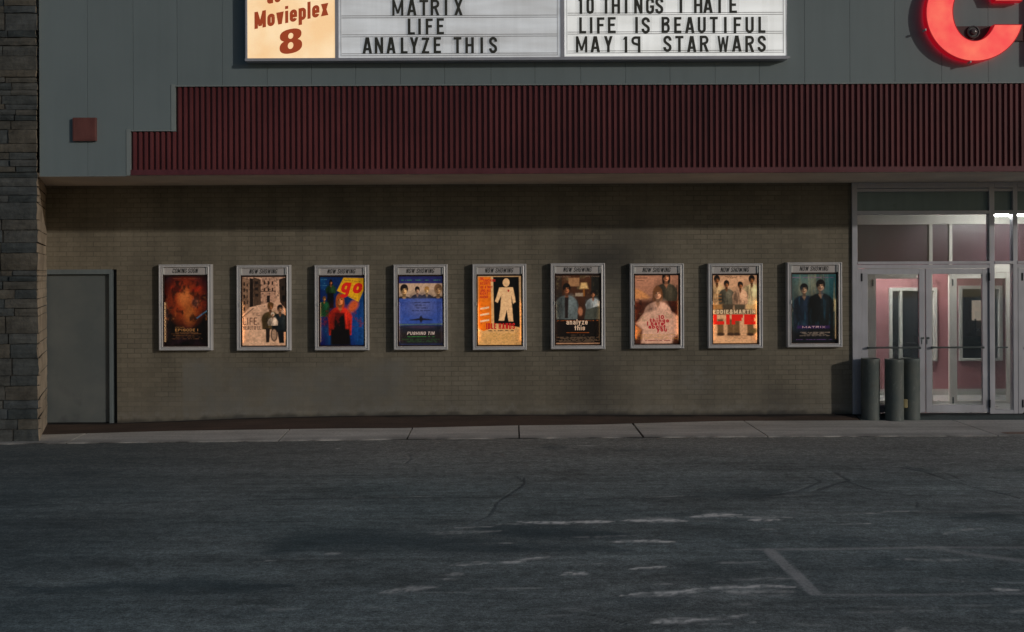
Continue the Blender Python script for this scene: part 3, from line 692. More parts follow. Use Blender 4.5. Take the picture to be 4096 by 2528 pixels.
mb.box(xl, xr, YF+.2, YF+.24, zr_bot+.0, ztopF); mb.box(xl, xr, YF+.24, 6, ztopF-.2, ztopF)
mb.build('fascia_backing', M['gap'], bld)
# trims round the stepped recess
mb = MB()
mb.box(xs1-tr+.004, xs1, YF-.006, YF+.06, zr_bot-.004, z_step+.012); mb.box(xs2-tr+.004, xs2, YF-.006, YF+.06, z_step-.018, zr_top+.012)
mb.box(xs1+.001, xs2-tr, YF-.004, YF+.06, z_step-.015, z_step-.001); mb.box(xs2+.001, xr, YF-.004, YF+.06, zr_top-.016, zr_top-.001)
mb.box(xl, xs1-tr, YF-.003, YF+.03, zr_bot-.012, zr_bot-.001)
mb.build('panel_trim', M['panel_trim'], bld)
# ribbed cladding
pitch = 22.65/FPX*14.4; zb = PZ(675, YF, 1500); dep = .034
mb = MB(); x = xs1+.004; prof = []
while x < xr:
    top = z_step-.02 if x < xs2 else zr_top-.02
    w_ = pitch
    xs_ = [x, x+w_*.30, x+w_*.38, x+w_*.82, x+w_*.90, x+w_]; jj = random.gauss(0, .0012); yy = [YF+.012+dep, YF+.012+dep, YF+.012+jj, YF+.012+jj, YF+.012+dep, YF+.012+dep]
    vs = [(a, b, zb-.01) for a, b in zip(xs_, yy)] + [(a, b, top) for a, b in zip(xs_, yy)]
    mb.add(vs, [(i, i+1, i+7, i+6) for i in range(5)]); x += w_
rib = mb.build('ribbed_cladding', M['rib'], bld)
mb = MB(); mb.box(xs1+.002, xr, YF-.004, YF+.045, zr_bot, zb); mb.box(xs1+.002, xr, YF-.012, YF-.004, zr_bot, zr_bot+.012)
mb.build('bottom_flashing', M['rib_band'], rib)

# service door
sdoor = MB(); zb0 = PZ(1690, .05, 300); zl1 = PZ(1099, .05, 300); xlr = PX(440, .05)
sdoor.box(xlr-.98, xlr, .05, .095, zb0, zl1)
sd_o = sdoor.build('service_door', M['steel_door'], bld, bevel=.003)
mb = MB(); xfr = PX(466, 0)
mb.box(xlr+.006, xlr+.050, .0-.012, .11, zb0-.01, zl1+.006); mb.box(xlr-1.04, xlr+.05, -.012, .11, zl1+.006, zdt); mb.box(xlr-1.04, xlr-.99, -.012, .11, zb0-.01, zl1+.006)
mb.build('door_frame', M['door_trim'], sd_o, bevel=.004)
mb = MB(); mb.box(xlr+.052, xdr+.0, .06, .2, zb0-.02, zdt); mb.build('shadow_strip', M['black'], sd_o)  # black strip stands for the shadow beside the frame
for v in (1130, 1400, 1625):
    z = PZ(v, .05, 430); mb = MB(); mb.tube((xlr+.004, .034, z-.055), (xlr+.004, .034, z+.055), .011); mb.build('hinge', M['door_trim'], sd_o, True)
mb = MB(); mb.box(xlr-.98, xdr, -.02, .3, zb0-.2, zb0-.008); mb.build('threshold', M['black'], sd_o)

# storefront ---------------------------------------------------------------
Yg = .03
def zz(v, u=3800, Y=-.02): return PZ(v, Y, u)
def xx(u, Y=-.02, v=1300): return PX(u, Y, v)
mb = MB()
fy0, fy1 = -.035, .075
zsill = zz(1655); ztop = ZS-.002
MULL = [(3409, 3430), (3957, 3978), (4052, 4070)]
xend = PX(4700, 0)
for a, b in MULL: mb.box(xx(a), xx(b), fy0, fy1, zsill, ztop)
mb.box(xx(4640), xx(4662), fy0, fy1, zsill, ztop)
def rail(u0, u1, v0, v1, y0=fy0+.004, y1=fy1-.004): mb.box(xx(u0)+.0005, xx(u1)-.0005, y0, y1, zz(v1), zz(v0))
bays = [(3430, 3957), (3978, 4052), (4070, 4640)]
for a, b in bays:
    mb.box(xx(a)+.0005, xx(b)-.0005, fy0-.002, fy1-.004, zz(752), ztop); rail(a, b, 754, 766); rail(a, b, 842, 857); rail(a, b, 1045, 1056, fy0-.008)
for a, b in (bays[0], bays[2]): rail(a, b, 1058, 1073, fy0+.002); 
rail(3430, 3446, 1073.5, 1655); rail(4072, 4088, 1073.5, 1655)
rail(3978, 4052, 1640, 1655)
sf = mb.build('storefront_frame', M['frame'], bld, bevel=.003)
for a, b in bays:
    m2 = MB(); m2.box(xx(a)+.001, xx(b)-.001, Yg-.012, Yg+.012, zz(842)+.001, zz(766)-.001); m2.build('spandrel_panel', M['teal_panel'], sf)
    m2 = MB(); m2.box(xx(a)+.001, xx(b)-.001, Yg-.003, Yg+.003, zz(1045)+.001, zz(857)-.001); m2.build('transom_pane', M['glass'], sf)
m2 = MB(); m2.box(xx(3978)+.001, xx(4052)-.001, Yg-.003, Yg+.003, zz(1640)+.001, zz(1056)-.001); m2.build('sidelight_pane', M['glass'], sf)
m2 = MB(); m2.box(xwr+.002, xend, -.05, .1, zsill-.08, zsill-.002); m2.build('sill', M['gap'], sf)
def glass_door(u0, u1, gu0, gu1, hinge_left):
    m = MB(); y0, y1 = -.012, .034
    z0, z1 = zz(1650), zz(1074.5); gz0, gz1 = zz(1620), zz(1096)
    m.box(xx(u0), xx(gu0), y0, y1, z0, z1); m.box(xx(gu1), xx(u1), y0, y1, z0, z1)
    m.box(xx(gu0)+.0004, xx(gu1)-.0004, y0+.001, y1-.001, z0, gz0); m.box(xx(gu0)+.0004, xx(gu1)-.0004, y0+.001, y1-.001, gz1, z1)
    d = m.build('entrance_door', M['frame'], bld, bevel=.003)
    m = MB(); m.box(xx(gu0)+.001, xx(gu1)-.001, .008, .014, gz0+.001, gz1-.001); m.build('door_pane', M['glass'], d)
    m = MB(); z = zz(1389); 
    m.tube((xx(gu0)-.01, -.055, z), (xx(gu1)+.005, -.055, z), .013); 
    for u in (gu0-3, gu1-2): m.box(xx(u), xx(u)+.016, -.055, -.012, z-.02, z+.012)
    m.build('push_bar', M['pushbar'], d, True)
    for v in (1108, 1615):
        m = MB(); u = u0-1 if hinge_left else u1+1
        m.tube((xx(u), -.03, zz(v)-.055), (xx(u), -.03, zz(v)+.055), .013); m.build('hinge', M['hinge'], d, True)
    m = MB(); u = u1-9 if hinge_left else u0+8
    m.lathe_y(xx(u), zz(1352), [(.0, -.030), (.016, -.030), (.018, -.012)]); m.box(xx(u)-.02, xx(u)-.012, -.02, -.0125, zz(1376), zz(1360)); m.build('lock', M['pushbar'], d, True)
    return d
glass_door(3448, 3701, 3472, 3678, True); glass_door(3705, 3956, 3728, 3931, False); glass_door(4090, 4350, 4114, 4326, True); glass_door(4354, 4620, 4378, 4596, False)
# vestibule
Yi = 1.4
def zi(v, Y=Yi): return PZ(v, Y, 3800)
def xi(u, Y=Yi): return PX(u, Y, 1300)
ZC = 2.86
mb = MB(); y0, y1 = Yi-.03, Yi+.03
mb.box(xi(3460), xi(3488), y0, y1, zi(1632), zi(1058))
for a, b in ((3715, 3728), (3795, 3807), (4043, 4054)): mb.box(xi(a), xi(b), y0, y1, zi(1632), zi(897))
mb.box(xi(3300), xi(4500), y0-.004, y1+.004, zi(897), ZC-.001); 
for a, b in ((3488, 3715), (3728, 3795), (3807, 4043), (4054, 4500)): mb.box(xi(a)+.0005, xi(b)-.0005, y0+.003, y1-.003, zi(1090), zi(1058))
inn = mb.build('vestibule_frame', M['frame_in'], bld, bevel=.003)
M['added_maroon_panel'] = painted('added maroon dim wall panel', (.075, .034, .048), .4, .25, 1.2, .03, streak=False)  # added opaque panels, dark maroon standing in for the dim upper wall
for a, b in ((3300, 3715), (3728, 3795), (3807, 4043), (4054, 4500)):
    m = MB(); m.box(xi(a)+.001, xi(b)-.001, Yi-.008, Yi+.008, zi(1058)+.001, zi(897)-.001); m.build('added_dim_panel', M['added_maroon_panel'], inn)
for a, b in ((3715, 3728), (3795, 3807), (4043, 4054)):
    m = MB(); m.box(xi(a)-.0, xi(b), Yi-.036, Yi-.03, zi(1058), zi(897)); m.build('mullion_cover', M['frame_in'], inn)
def inner_door(u0, u1, s):
    m = MB(); a0, a1 = Yi-.02, Yi+.02
    m.box(xi(u0)+.002, xi(u0+s), a0, a1, zi(1630), zi(1091)); m.box(xi(u1-s), xi(u1)-.002, a0, a1, zi(1630), zi(1091))
    m.box(xi(u0+s)+.0004, xi(u1-s)-.0004, a0+.001, a1-.001, zi(1630), zi(1602)); m.box(xi(u0+s)+.0004, xi(u1-s)-.0004, a0+.001, a1-.001, zi(1114), zi(1091))
    d = m.build('vestibule_door', M['frame_in'], bld, bevel=.003)
    m = MB(); m.box(xi(u0+s)+.001, xi(u1-s)-.001, Yi-.003, Yi+.003, zi(1602), zi(1114)); m.build('door_pane', M['glass'], d)
    for v in (1130, 1600):
        m = MB(); m.tube((xi(u0)+.004, Yi-.034, zi(v)-.05), (xi(u0)+.004, Yi-.034, zi(v)+.05), .012); m.build('hinge', M['pushbar'], d, True)
    m = MB(); m.tube((xi(u0+s), Yi-.06, zi(1389)), (xi(u1-s), Yi-.06, zi(1389)), .011); m.build('push_bar', M['pushbar'], d, True)
inner_door(3488, 3715, 15); inner_door(3807, 4043, 19); inner_door(4070, 4300, 19)
mb = MB(); mb.box(xi(3728)+.001, xi(3795)-.001, y0+.02, y1-.02, zi(1632), zi(1603)); mb.build('sidelight_rail', M['frame_in'], inn)
# lobby shell
Yb = 2.6
def zb_(v): return PZ(v, Yb, 3800)
def xb_(u): return PX(u, Yb, 1300)
zfl = -.03
W1 = (3555, 3747, 1150, 1444); W2 = (3834, 4008, 1143, 1443)
mb = MB()
xa0, xa1 = xwr-.9, 10.2
segs_x = [xa0, xb_(W1[0]), xb_(W1[1]), xb_(W2[0]), xb_(W2[1]), xa1]
for i in range(5):
    if i in (1, 3):
        Wn = W1 if i == 1 else W2
        mb.box(segs_x[i], segs_x[i+1], Yb, Yb+.1, zfl, zb_(Wn[3])); mb.box(segs_x[i], segs_x[i+1], Yb, Yb+.1, zb_(Wn[2]), ZC)
    else: mb.box(segs_x[i], segs_x[i+1], Yb, Yb+.1, zfl, ZC)
mb.box(xa0-.1, xa0, .26, Yb, zfl, ZC); mb.box(xa1, xa1+.1, .1, Yb+.1, zfl, ZC)
lw = mb.build('lobby_wall', M['red_wall'], bld)
mb = MB(); mb.box(xa0, xa1, Yb-.012, Yb, zfl, zfl+.10); mb.build('skirting', M['white_in'], lw)
for k, Wn in enumerate((W1, W2)):
    a, b, zt, zb1 = xb_(Wn[0]), xb_(Wn[1]), zb_(Wn[2]), zb_(Wn[3]); fw = .055
    m = MB(); m.box(a-.0, a+fw, Yb-.03, Yb+.08, zb1, zt); m.box(b-fw, b, Yb-.03, Yb+.08, zb1, zt); m.box(a+fw+.0004, b-fw-.0004, Yb-.029, Yb+.08, zt-fw, zt); m.box(a+fw+.0004, b-fw-.0004, Yb-.045, Yb+.08, zb1, zb1+fw*.7)
    if k == 0: m.box(xb_(3597), xb_(3609), Yb-.02, Yb+.06, zb1+fw*.7, zt-fw)
    m.build('window_frame', M['white_in'], lw, bevel=.003)
    m = MB(); m.box(a+fw, b-fw, Yb+.03, Yb+.036, zb1+fw*.7, zt-fw); m.build('window_pane', M['glass'], lw)
# box office behind the windows
mb = MB(); mb.box(xa0, xa1, 4.2, 4.3, zfl, ZC); mb.box(xa0, xa0+.05, Yb+.1, 4.2, zfl, ZC); mb.box(xa1-.05, xa1, Yb+.1, 4.2, zfl, ZC); mb.box(xa0, xa1, Yb+.1, 4.2, zfl-.02, zfl); mb.box(xa0, xa1, Yb+.1, 4.2, 2.2, 2.25)
mb.build('box_office_room', M['office'], bld)
Yo = 3.6
def xo(u): return PX(u, Yo, 1300)
def zo(v): return PZ(v, Yo, 3800)
mb = MB()
for v in (1316, 1345, 1372): mb.box(xo(3905), xo(4040), Yo, Yo+.3, zo(v+4), zo(v))
mb.box(xo(3898), xo(3905), Yo, Yo+.3, zo(1400), zo(1250)); mb.box(xo(3680), xo(3880), Yo-.2, Yo+.3, zo(1420), zo(1345)); mb.box(xo(3560), xo(3660), Yo-.2, Yo+.2, zo(1440), zo(1370))
mb.box(xo(3862), xo(3880), Yo, Yo+.1, zo(1345), zo(1190))
mb.build('shelf_unit', M['shelf'], bld)
tag(bld, None)
t0 = MB(); t0.box(xo(3896), xo(3945), Yo-.03, Yo-.0, zo(1276), zo(1243)); t0.box(xo(3896), xo(3945), Yo-.03, Yo, zo(1231), zo(1208)); t0.box(xo(3890), xo(3950), Yo+.001, Yo+.03, zo(1282), zo(1202))
scr = t0.build('display_screen', M['office_glow']); tag(scr, 'glowing pale two-part screen seen through the box office window', 'screen')
for k, (u0, u1, v0, v1, c) in enumerate(((3912, 3930, 1286, 1312, (.30, .24, .2)), (3934, 3960, 1290, 1312, (.22, .2, .2)), (3914, 3950, 1325, 1342, (.35, .28, .25)))):
    m = MB(); m.box(xo(u0), xo(u1), Yo+.05, Yo+.2, zo(v1+3.8), zo(v0)); m.prism_y([(xo(u0)+.004, zo(v0)), (xo(u1)-.004, zo(v0)), (xo((u0+u1)/2)+.02, zo(v0)+.02), (xo((u0+u1)/2)-.02, zo(v0)+.02)], Yo+.08, Yo+.18)
    o = m.build('cardboard_box', painted('box card %d' % k, c, .7, .2, 6))
    tag(o, ['small tan box on the upper box office shelf, under the lit screen', 'wider greyish box on the upper box office shelf, right of a tan one', 'pale low box on the middle box office shelf'][k], 'box', 'boxes on the box office shelf')
mb = MB(); mb.box(xa0, xa1, .08, 4.2, ZC, ZC+.06); mb.build('lobby_ceiling', M['lobby_ceiling'], bld)
mb = MB(); mb.box(xa0, xa1, .08, Yb+.1, zfl-.06, zfl); mb.build('lobby_floor', M['lobby_floor'], bld)
mb = MB(); mb.box(xx(4663), 10.6, -.03, .25, -.3, ZS-.003); mb.build('end_wall', M['mortar'], bld)

# fluorescent lights
def fluor(x0, x1, y, z, label, tm='tube'):
    e = empty('fluorescent_light', ((x0+x1)/2, y, z)); tag(e, label, 'light', 'fluorescent lights in the entrance')
    m = MB(); m.box(x0, x1, y-.06, y+.06, z+.022, ZC-.001); m.build('housing', M['housing'], e)
    m = MB(); m.tube((x0+.03, y-.03, z), (x1-.03, y-.03, z), .016); m.build('tube', M[tm], e, True)
    m = MB(); m.tube((x0+.03, y+.03, z), (x1-.03, y+.03, z), .016); m.build('tube', M[tm], e, True)
fluor(PX(3945, .42, 863), PX(3945, .42, 863)+1.25, .42, 2.800, 'lit white fluorescent tube light under the vestibule ceiling behind the entrance glass')
fluor(5.3, 6.55, 2.0, 2.80, 'lit fluorescent tube light on the lobby ceiling behind the vestibule doors', 'tube_lobby')

# ------------------------------------------------------------------ stone pillar
def pillar():
    z = -.30; ytop = ztopF; mb = MB(); tint = []; ret = MB()
    YP = -1.66; xc = PX(150, YP, 1200); xback = PX(187, 0, 1200)
    rows = []
    while z < ytop:
        h = random.choice([.07, .09, .11, .13, .16, .18, .22, .12, .10]); rows.append((z, min(z+h, ytop))); z += h
    for (z0, z1) in rows:
        x = -9.6 + random.uniform(-.3, .3); g = .004
        while True:
            L = random.uniform(.12, .46)*(1.35 if z1-z0 > .17 else 1.0); nx = x+L
            last = nx > xc-.25
            if last: nx = xc
            dy = random.uniform(-.022, .014); tv = random.random()
            a0 = z0+g; a1 = z1-g; xret = xc+random.uniform(-.004, .004)
            nseg = max(2, int((nx-x)/.07)); nz = max(2, int((z1-z0)/.06))
            # rough front sheet of the stone with pillowed, chipped edges, closed by its sides
            vs = []; fs = []
            for j in range(nz+1):
                for i in range(nseg+1):
                    fx = i/nseg; fz = j/nz
                    edge = min(fx, 1-fx, fz*.7, (1-fz)*.7)*min(nseg, 6)
                    px = x+g+(nx-x-2*g)*fx; pz = a0+(a1-a0)*fz
                    off = .009*max(0, 1-edge*1.6)+random.uniform(-.004, .004)
                    if last and i == nseg: px += random.uniform(-.006, .006)
                    vs.append((px+random.uniform(-.004, .004), YP+dy+off, pz+random.uniform(-.003, .003)))
            n = nseg+1
            for j in range(nz):
                for i in range(nseg): fs.append((j*n+i, j*n+i+1, (j+1)*n+i+1, (j+1)*n+i))
            b = len(vs)
            if last:    # splayed return, coloured as sunlit, running back to the brick wall
                nd = 4; vv = []; ff = []; sh = random.uniform(-.009, .009)
                for k in range(nd+1):
                    f = k/nd
                    for j in range(nz+1):
                        c0 = vs[j*n+nseg]; wv_ = random.uniform(-.005, .005) if k else 0
                        vv.append((c0[0]*(1-f)+(xback-.0)*f+sh*min(1, f*3)*(1-f*.5)+wv_, c0[1]*(1-f), c0[2]))
                for k in range(nd):
                    for j in range(nz): ff.append((k*(nz+1)+j, (k+1)*(nz+1)+j, (k+1)*(nz+1)+j+1, k*(nz+1)+j+1))
                ret.add(vv, ff)
            # top and bottom shelves
            t1 = [nz*n+i for i in range(n)]; bt = list(range(n))
            bi = len(vs); vs += [(vs[i][0], YP+.12, vs[i][2]) for i in t1]; fs += [(t1[i], t1[i+1], bi+i+1, bi+i) for i in range(n-1)]
            bi = len(vs); vs += [(vs[i][0], YP+.12, vs[i][2]) for i in bt]; fs += [(bt[i+1], bt[i], bi+i, bi+i+1) for i in range(n-1)]
            lt = [j*n for j in range(nz+1)]; bi = len(vs); vs += [(vs[i][0], YP+.12, vs[i][2]) for i in lt]; fs += [(lt[i+1], lt[i], bi+i, bi+i+1)[::1] for i in range(nz)]
            mb.add(vs, fs); tint += [tv]*len(vs)
            if last: break
            x = nx
    e = empty('stone_pillar', ((-9+xc)/2, YP, 0)); tag(e, 'dark rough-cut ashlar stone pillar at the left end of the cinema front', 'pillar')
    st = mb.build('stonework', M['stone'], e)
    at = st.data.attributes.new('tint', 'FLOAT', 'POINT'); at.data.foreach_set('value', tint)
    ret.build('lit_return', M['stone_lit'], e)
    m = MB(); m.prism_z([(-9.9, YP+.03), (xc-.02, YP+.03), (xback-.03, -.005), (-9.9, -.005)], -.3, ytop-.01); m.build('mortar_core', M['mortar'], e)
pillar()

# ------------------------------------------------------------------ marquee sign
YM = YF-.15
def xm_(u, v=150): return PX(u, YM, v)
def zm_(v, u=2048): return PZ(v, YM, u)
ztopM = zm_(-330); zbM = zm_(241)
sign = empty('marquee_sign', (xm_(2048), YF-.002, zbM)); tag(sign, 'wide backlit cinema marquee with orange name panel and two white letter boards', 'sign')
x0, x1 = xm_(981), xm_(3147)
mb = MB()
zlip = zm_(229)
mb.box(x0, x1, YM+.03, YF-.001, zlip, ztopM)                    # cabinet
mb.box(x0-.0, x0+.026, YM-.004, YM+.03, zlip, ztopM); mb.box(x1-.010, x1, YM-.004, YM+.03, zlip, ztopM)
mb.box(xm_(1340), xm_(1354), YM-.006, YM+.03, zlip, ztopM); mb.box(xm_(2242), xm_(2258), YM-.012, YM+.03, zlip, ztopM)
mb.prism_y([(x0-.004, zbM), (x1+.006, zbM), (x1+.045, zbM+.022), (x1+.020, zlip-.001), (x0-.004, zlip-.001)], YM-.014, YF-.001)   # bottom lip
cab = mb.build('cabinet', M['frame'], sign, bevel=.003)
def mk_namepanel():
    t = NT('backlit orange name panel'); v = t.coord(); a = t.noise(t.coord((1, 1, 1)), 2.2, 3, .5)
    f = t.noise(v, 120, 2, .7)
    c = t.mix(t.ramp(a, [(.35, 0.0), (.65, 1.0)]), lin((236, 192, 138)), lin((244, 214, 170)))
    c = t.mix(1.0, c, t.ramp(f, [(.3, .93), (.7, 1.07)]), 'MULTIPLY')
    return t.finish((.5, .4, .28), .4, None, 0, .4, c, .92)
def mk_board(name, lo, hi, s):
    t = NT(name); v = t.coord(); a = t.noise(t.coord((.8, 1, 5)), 1.2, 3, .5); f = t.noise(v, 70, 3, .7); st = t.noise(t.coord((12, 1, .6)), 1.5, 4)
    c = t.mix(t.ramp(a, [(.35, 0.0), (.65, 1.0)]), lin(lo), lin(hi))
    c = t.mix(1.0, c, t.ramp(f, [(.3, .95), (.7, 1.05)]), 'MULTIPLY'); c = t.mix(1.0, c, t.ramp(st, [(.35, .93), (.65, 1.03)]), 'MULTIPLY')
    return t.finish((.5, .5, .5), .4, None, 0, .4, c, s)
zp0 = zm_(231)
mb = MB(); mb.box(xm_(990), xm_(1339), YM+.005, YM+.028, zp0, ztopM-.02); npn = mb.build('name_panel', mk_namepanel(), sign)
M['sign_red'] = emissive('backlit red lettering', lin((150, 62, 32)), .9, (.10, .02, .01))
mb = MB()
slope = math.tan(math.radians(10.6))
xa_, xb2 = xm_(1018), xm_(1314); zA = zm_(112)
put_word(mb, 'Movieplex', xa_, zA, .212, .043, YM+.002, YM+.0045, xb2-xa_, slope=slope, track=.085)
mb.build('name_lettering', M['sign_red'], npn); mb = MB(); put_word(mb, 'ac', xm_(1068), zm_(12.5), .186, .041, YM+.002, YM+.0045, .175, slope=slope, track=.11)
def ring(mb, cu, cv, rx, ry, hu, hv, hrx, hry, k, n=40):
    sc = (YM+DCAM)/FPX
    o = []; i_ = []
    for q in range(n):
        t = 2*math.pi*q/n
        # superellipse-like lobes, sheared with the slope
        ex = math.copysign(abs(math.cos(t))**.85, math.cos(t)); ez = math.copysign(abs(math.sin(t))**.85, math.sin(t))
        ux = rx*ex; uz = ry*ez; o.append((xm_(cu)+ux*sc, zm_(cv)+uz*sc+ux*sc*slope))
        ux = hrx*math.cos(t); uz = hry*math.sin(t); i_.append((xm_(hu)+ux*sc, zm_(hv)+uz*sc+ux*sc*slope))
    vs = [(a, YM+.002-.0006*k, b) for a, b in o+i_]
    mb.add(vs, [(q, (q+1) % n, n+(q+1) % n, n+q) for q in range(n)])
s8 = 5.568
mb.build('upper_lettering', M['sign_red'], npn); mb = MB()
ring(mb, 960+1128/s8, 760/s8, 242/s8, 138/s8, 960+1130/s8, 777/s8, 57/s8, 66/s8, 0)
ring(mb, 960+1132/s8, 1010/s8, 252/s8, 158/s8, 960+1126/s8, 993/s8, 62/s8, 76/s8, 1)
mb.build('screen_number', M['sign_red'], npn)
boards = []
for (u0, u1, vb, lo, hi, s, nm) in ((1355, 2241, 229.5, (148, 149, 150), (176, 179, 182), .80, 'left'), (2259, 3144, 225, (190, 190, 186), (208, 208, 205), .93, 'right')):
    mb = MB(); mb.box(xm_(u0), xm_(u1), YM+.008, YM+.028, zm_(vb), ztopM-.02)
    bd = mb.build('letter_board', mk_board('backlit letter board '+nm, lo, hi, s), sign); bd['label'] = 'dimmer letter board beside the orange panel' if nm == 'left' else 'brighter letter board at the right end'
    rails = MB()
    ua, ub = (u0+12, u1-12)
    for k in range(-5, 1):
        for dv in (0, 9):
            v = (221 if nm == 'left' else 210) + k*75.8 + (0 if dv == 0 else -8)
            if dv and k == 0 and nm == 'right': pass
            rails.box(xm_(ua), xm_(ub), YM-.002, YM+.008, zm_(v+1.1, (ua+ub)/2), zm_(v-.9, (ua+ub)/2))
    rails.build('letter_rail', M['case'], bd)
    for u in (ua-3, ub+2):
        m = MB(); m.box(xm_(u)-.003, xm_(u)+.003, YM+.0, YM+.008, zm_(vb-8), ztopM-.03); m.build('edge_strip', M['case'], bd)
def mk_tile():
    t = NT('clear letter tile'); tr_ = t.n('BsdfTransparent', Color=(.97, .97, .97, 1)); d = t.n('BsdfDiffuse', Color=(.5, .5, .5, 1))
    s1 = t.n('MixShader', i0=.03, i1=tr_.outputs[0], i2=d.outputs[0]); t.t.links.new(s1.outputs[0], t.out.inputs['Surface']); return t.m
M['tile'] = mk_tile()
M['letter'] = painted('black marquee letter', (.055, .055, .045), .5, .15)
Zs2 = 1.75; Zs3 = 2.2273
ORD = ['first', 'second', 'third', 'fourth', 'fifth', 'sixth', 'seventh', 'eighth', 'ninth']
def L2(*r): return [(900+a/Zs2, 900+b/Zs2) for a, b in r]
def L3(*r): return [(2200+a/Zs3, 2200+b/Zs3) for a, b in r]
ROWS = [
 ('left', 'MATRIX', 'MATRIX', -1.5/Zs2, 109/Zs2, L2((1172,1250),(1275,1342),(1362,1424),(1440,1502),(1538,1558),(1605,1665))),
 ('left', 'LIFE', 'LIFE', 130/Zs2, 243/Zs2, L2((1280,1330),(1353,1372),(1405,1455),(1482,1533))),
 ('left', 'ANALYZE', 'ANALYZE', 262/Zs2, 375/Zs2, L2((963,1030),(1048,1108),(1130,1195),(1230,1278),(1293,1355),(1377,1430),(1460,1512))),
 ('left', 'THIS', 'THIS', 261/Zs2, 374/Zs2, L2((1600,1655),(1682,1742),(1787,1807),(1848,1905))),
 ('right', '10', '10', -20/Zs3, 124/Zs3, L3((248,288),(325,392))),
 ('right', 'THINGS', 'THINGS', -21/Zs3, 123/Zs3, L3((470,530),(550,625),(665,692),(750,825),(855,928),(938,1010))),
 ('right', 'I', 'I', -24/Zs3, 120/Zs3, L3((1153,1180),)),
 ('right', 'HATE', 'HATE', -25/Zs3, 119/Zs3, L3((1283,1358),(1365,1450),(1476,1546),(1597,1665))),
 ('right', 'LIFE', 'LIFE', 154/Zs3, 297/Zs3, L3((260,322),(353,380),(418,485),(515,585))),
 ('right', 'IS', 'IS', 154/Zs3, 298/Zs3, L3((757,785),(815,890))),
 ('right', 'BEAUTIFUL', 'BEAUTIFUL', 152/Zs3, 295/Zs3, L3((993,1068),(1105,1170),(1203,1287),(1315,1388),(1423,1495),(1548,1575),(1635,1703),(1740,1815),(1855,1918))),
 ('right', 'MAY', 'MAY', 324/Zs3, 467/Zs3, L3((230,332),(360,445),(480,558))),
 ('right', '19', '1p', 325/Zs3, 467/Zs3, L3((645,688),(723,805))),
 ('right', 'STAR', 'STAR', 321/Zs3, 464/Zs3, L3((1008,1082),(1115,1188),(1220,1303),(1333,1412))),
 ('right', 'WARS', 'WARS', 319/Zs3, 462/Zs3, L3((1490,1592),(1620,1705),(1738,1817),(1848,1922)))]
for side, word, chars, v0, v1, spans in ROWS:
    for k, (ch, (ua, ub)) in enumerate(zip(chars, spans)):
        xa = xm_(ua); xb3 = xm_(ub); um = (ua+ub)/2; z0 = zm_(v1, um)+random.uniform(-.003, .003); h = PZ(v0, YM, um)-PZ(v1, YM, um)
        e = empty('marquee_letter', ((xa+xb3)/2, YM-.004, z0))
        what = ('digit ' if ch in '10' else 'letter ')+ch
        lab = 'black %s, %s in %s on the %s white marquee board' % (what, ORD[k]+' character', word, side)
        if ch == 'p': lab = 'mirrored black letter P used as the 9 of MAY 19 on the marquee'
        elif word == 'I': lab = 'black letter I standing alone between THINGS and HATE on the marquee'
        elif word == '19': lab = 'black digit 1 after MAY on the bottom row of the marquee'
        elif word == '10': lab = 'black digit %s before THINGS on the right marquee board' % ch
        tag(e, lab, 'letter', 'changeable letters on the marquee')
        m = MB(); tk = .165*h
        put_glyph(m, ch.upper(), xa, z0, xb3-xa, h, min(tk*(1.02 if ch not in 'MW' else .9), xb3-xa), YM-.010, YM-.006, mirror=(ch == 'p'))
        m.build('glyph', M['letter'], e)
        m = MB(); px_ = .030; m.box(xa-px_, xb3+px_, YM-.0055, YM-.0035, z0-.006, z0+h+.010); m.build('clear_tile', M['tile'], e)

# ------------------------------------------------------------------ red channel letters
YL = YF-.14
def cl(u, v): return P(u, v, YL)
M['neon_face'] = None
def mk_face():
    t = NT('lit red acrylic face'); v = t.coord(); a = t.noise(v, 3.2, 3, .5); f = t.noise(v, 90, 2, .7)
    c = t.mix(t.ramp(a, [(.3, 0.0), (.7, 1.0)]), (.78, .050, .062), (.84, .180, .110))
    c = t.mix(1.0, c, t.ramp(f, [(.3, .95), (.7, 1.05)]), 'MULTIPLY')
    return t.finish((.5, .03, .03), .3, None, 0, .5, c, .98)
M['neon_face'] = mk_face()
M['neon_side'] = emissive('glowing red letter return', (1.0, .006, .025), .26, (.16, .008, .012))
M['halo_glow'] = emissive('red back glow', (1.0, .02, .05), 1.6, (.2, .02, .02))  # unseen glowing plate added behind the C to throw a red halo
rl = empty('channel_letter', (*[cl(3900, 245)[0]], YF, cl(3900, 245)[1])); tag(rl, 'big glowing red channel letter C on the grey fascia', 'letter', 'red channel letters of the cinema name')
n = 72
def carc(ins):
    o = []; i_ = []
    ro = (196-ins, 195-ins); ri = (87+ins, 117+ins)
    a0 = math.asin((97+ins-50)/ro[1]); a1 = 2*math.pi+math.asin((4-ins-50)/ro[1]); b0 = math.asin((97+ins-45)/ri[1]); b1 = 2*math.pi+math.asin((4-ins-45)/ri[1])
    for k in range(n+1):
        f = k/n; a = a0+(a1-a0)*f; b = b0+(b1-b0)*f
        o.append(cl(3900+ro[0]*math.cos(a), 50+ro[1]*math.sin(a))); i_.append(cl(3900+ri[0]*math.cos(b), 45+ri[1]*math.sin(b)))
    return o, i_
o, i_ = carc(3.0)
m = MB(); m.add([(x, YL+.004, z) for x, z in o+i_], [(k, k+1, n+1+k+1, n+1+k) for k in range(n)])
m.build('face', M['neon_face'], rl)
o2, i2 = carc(0)
m = MB(); loop = o2 + i2[::-1]; N_ = len(loop)
m.add([(x, YL, z) for x, z in loop]+[(x, YF-.030, z) for x, z in loop], [(k, (k+1) % N_, N_+(k+1) % N_, N_+k) for k in range(N_)])
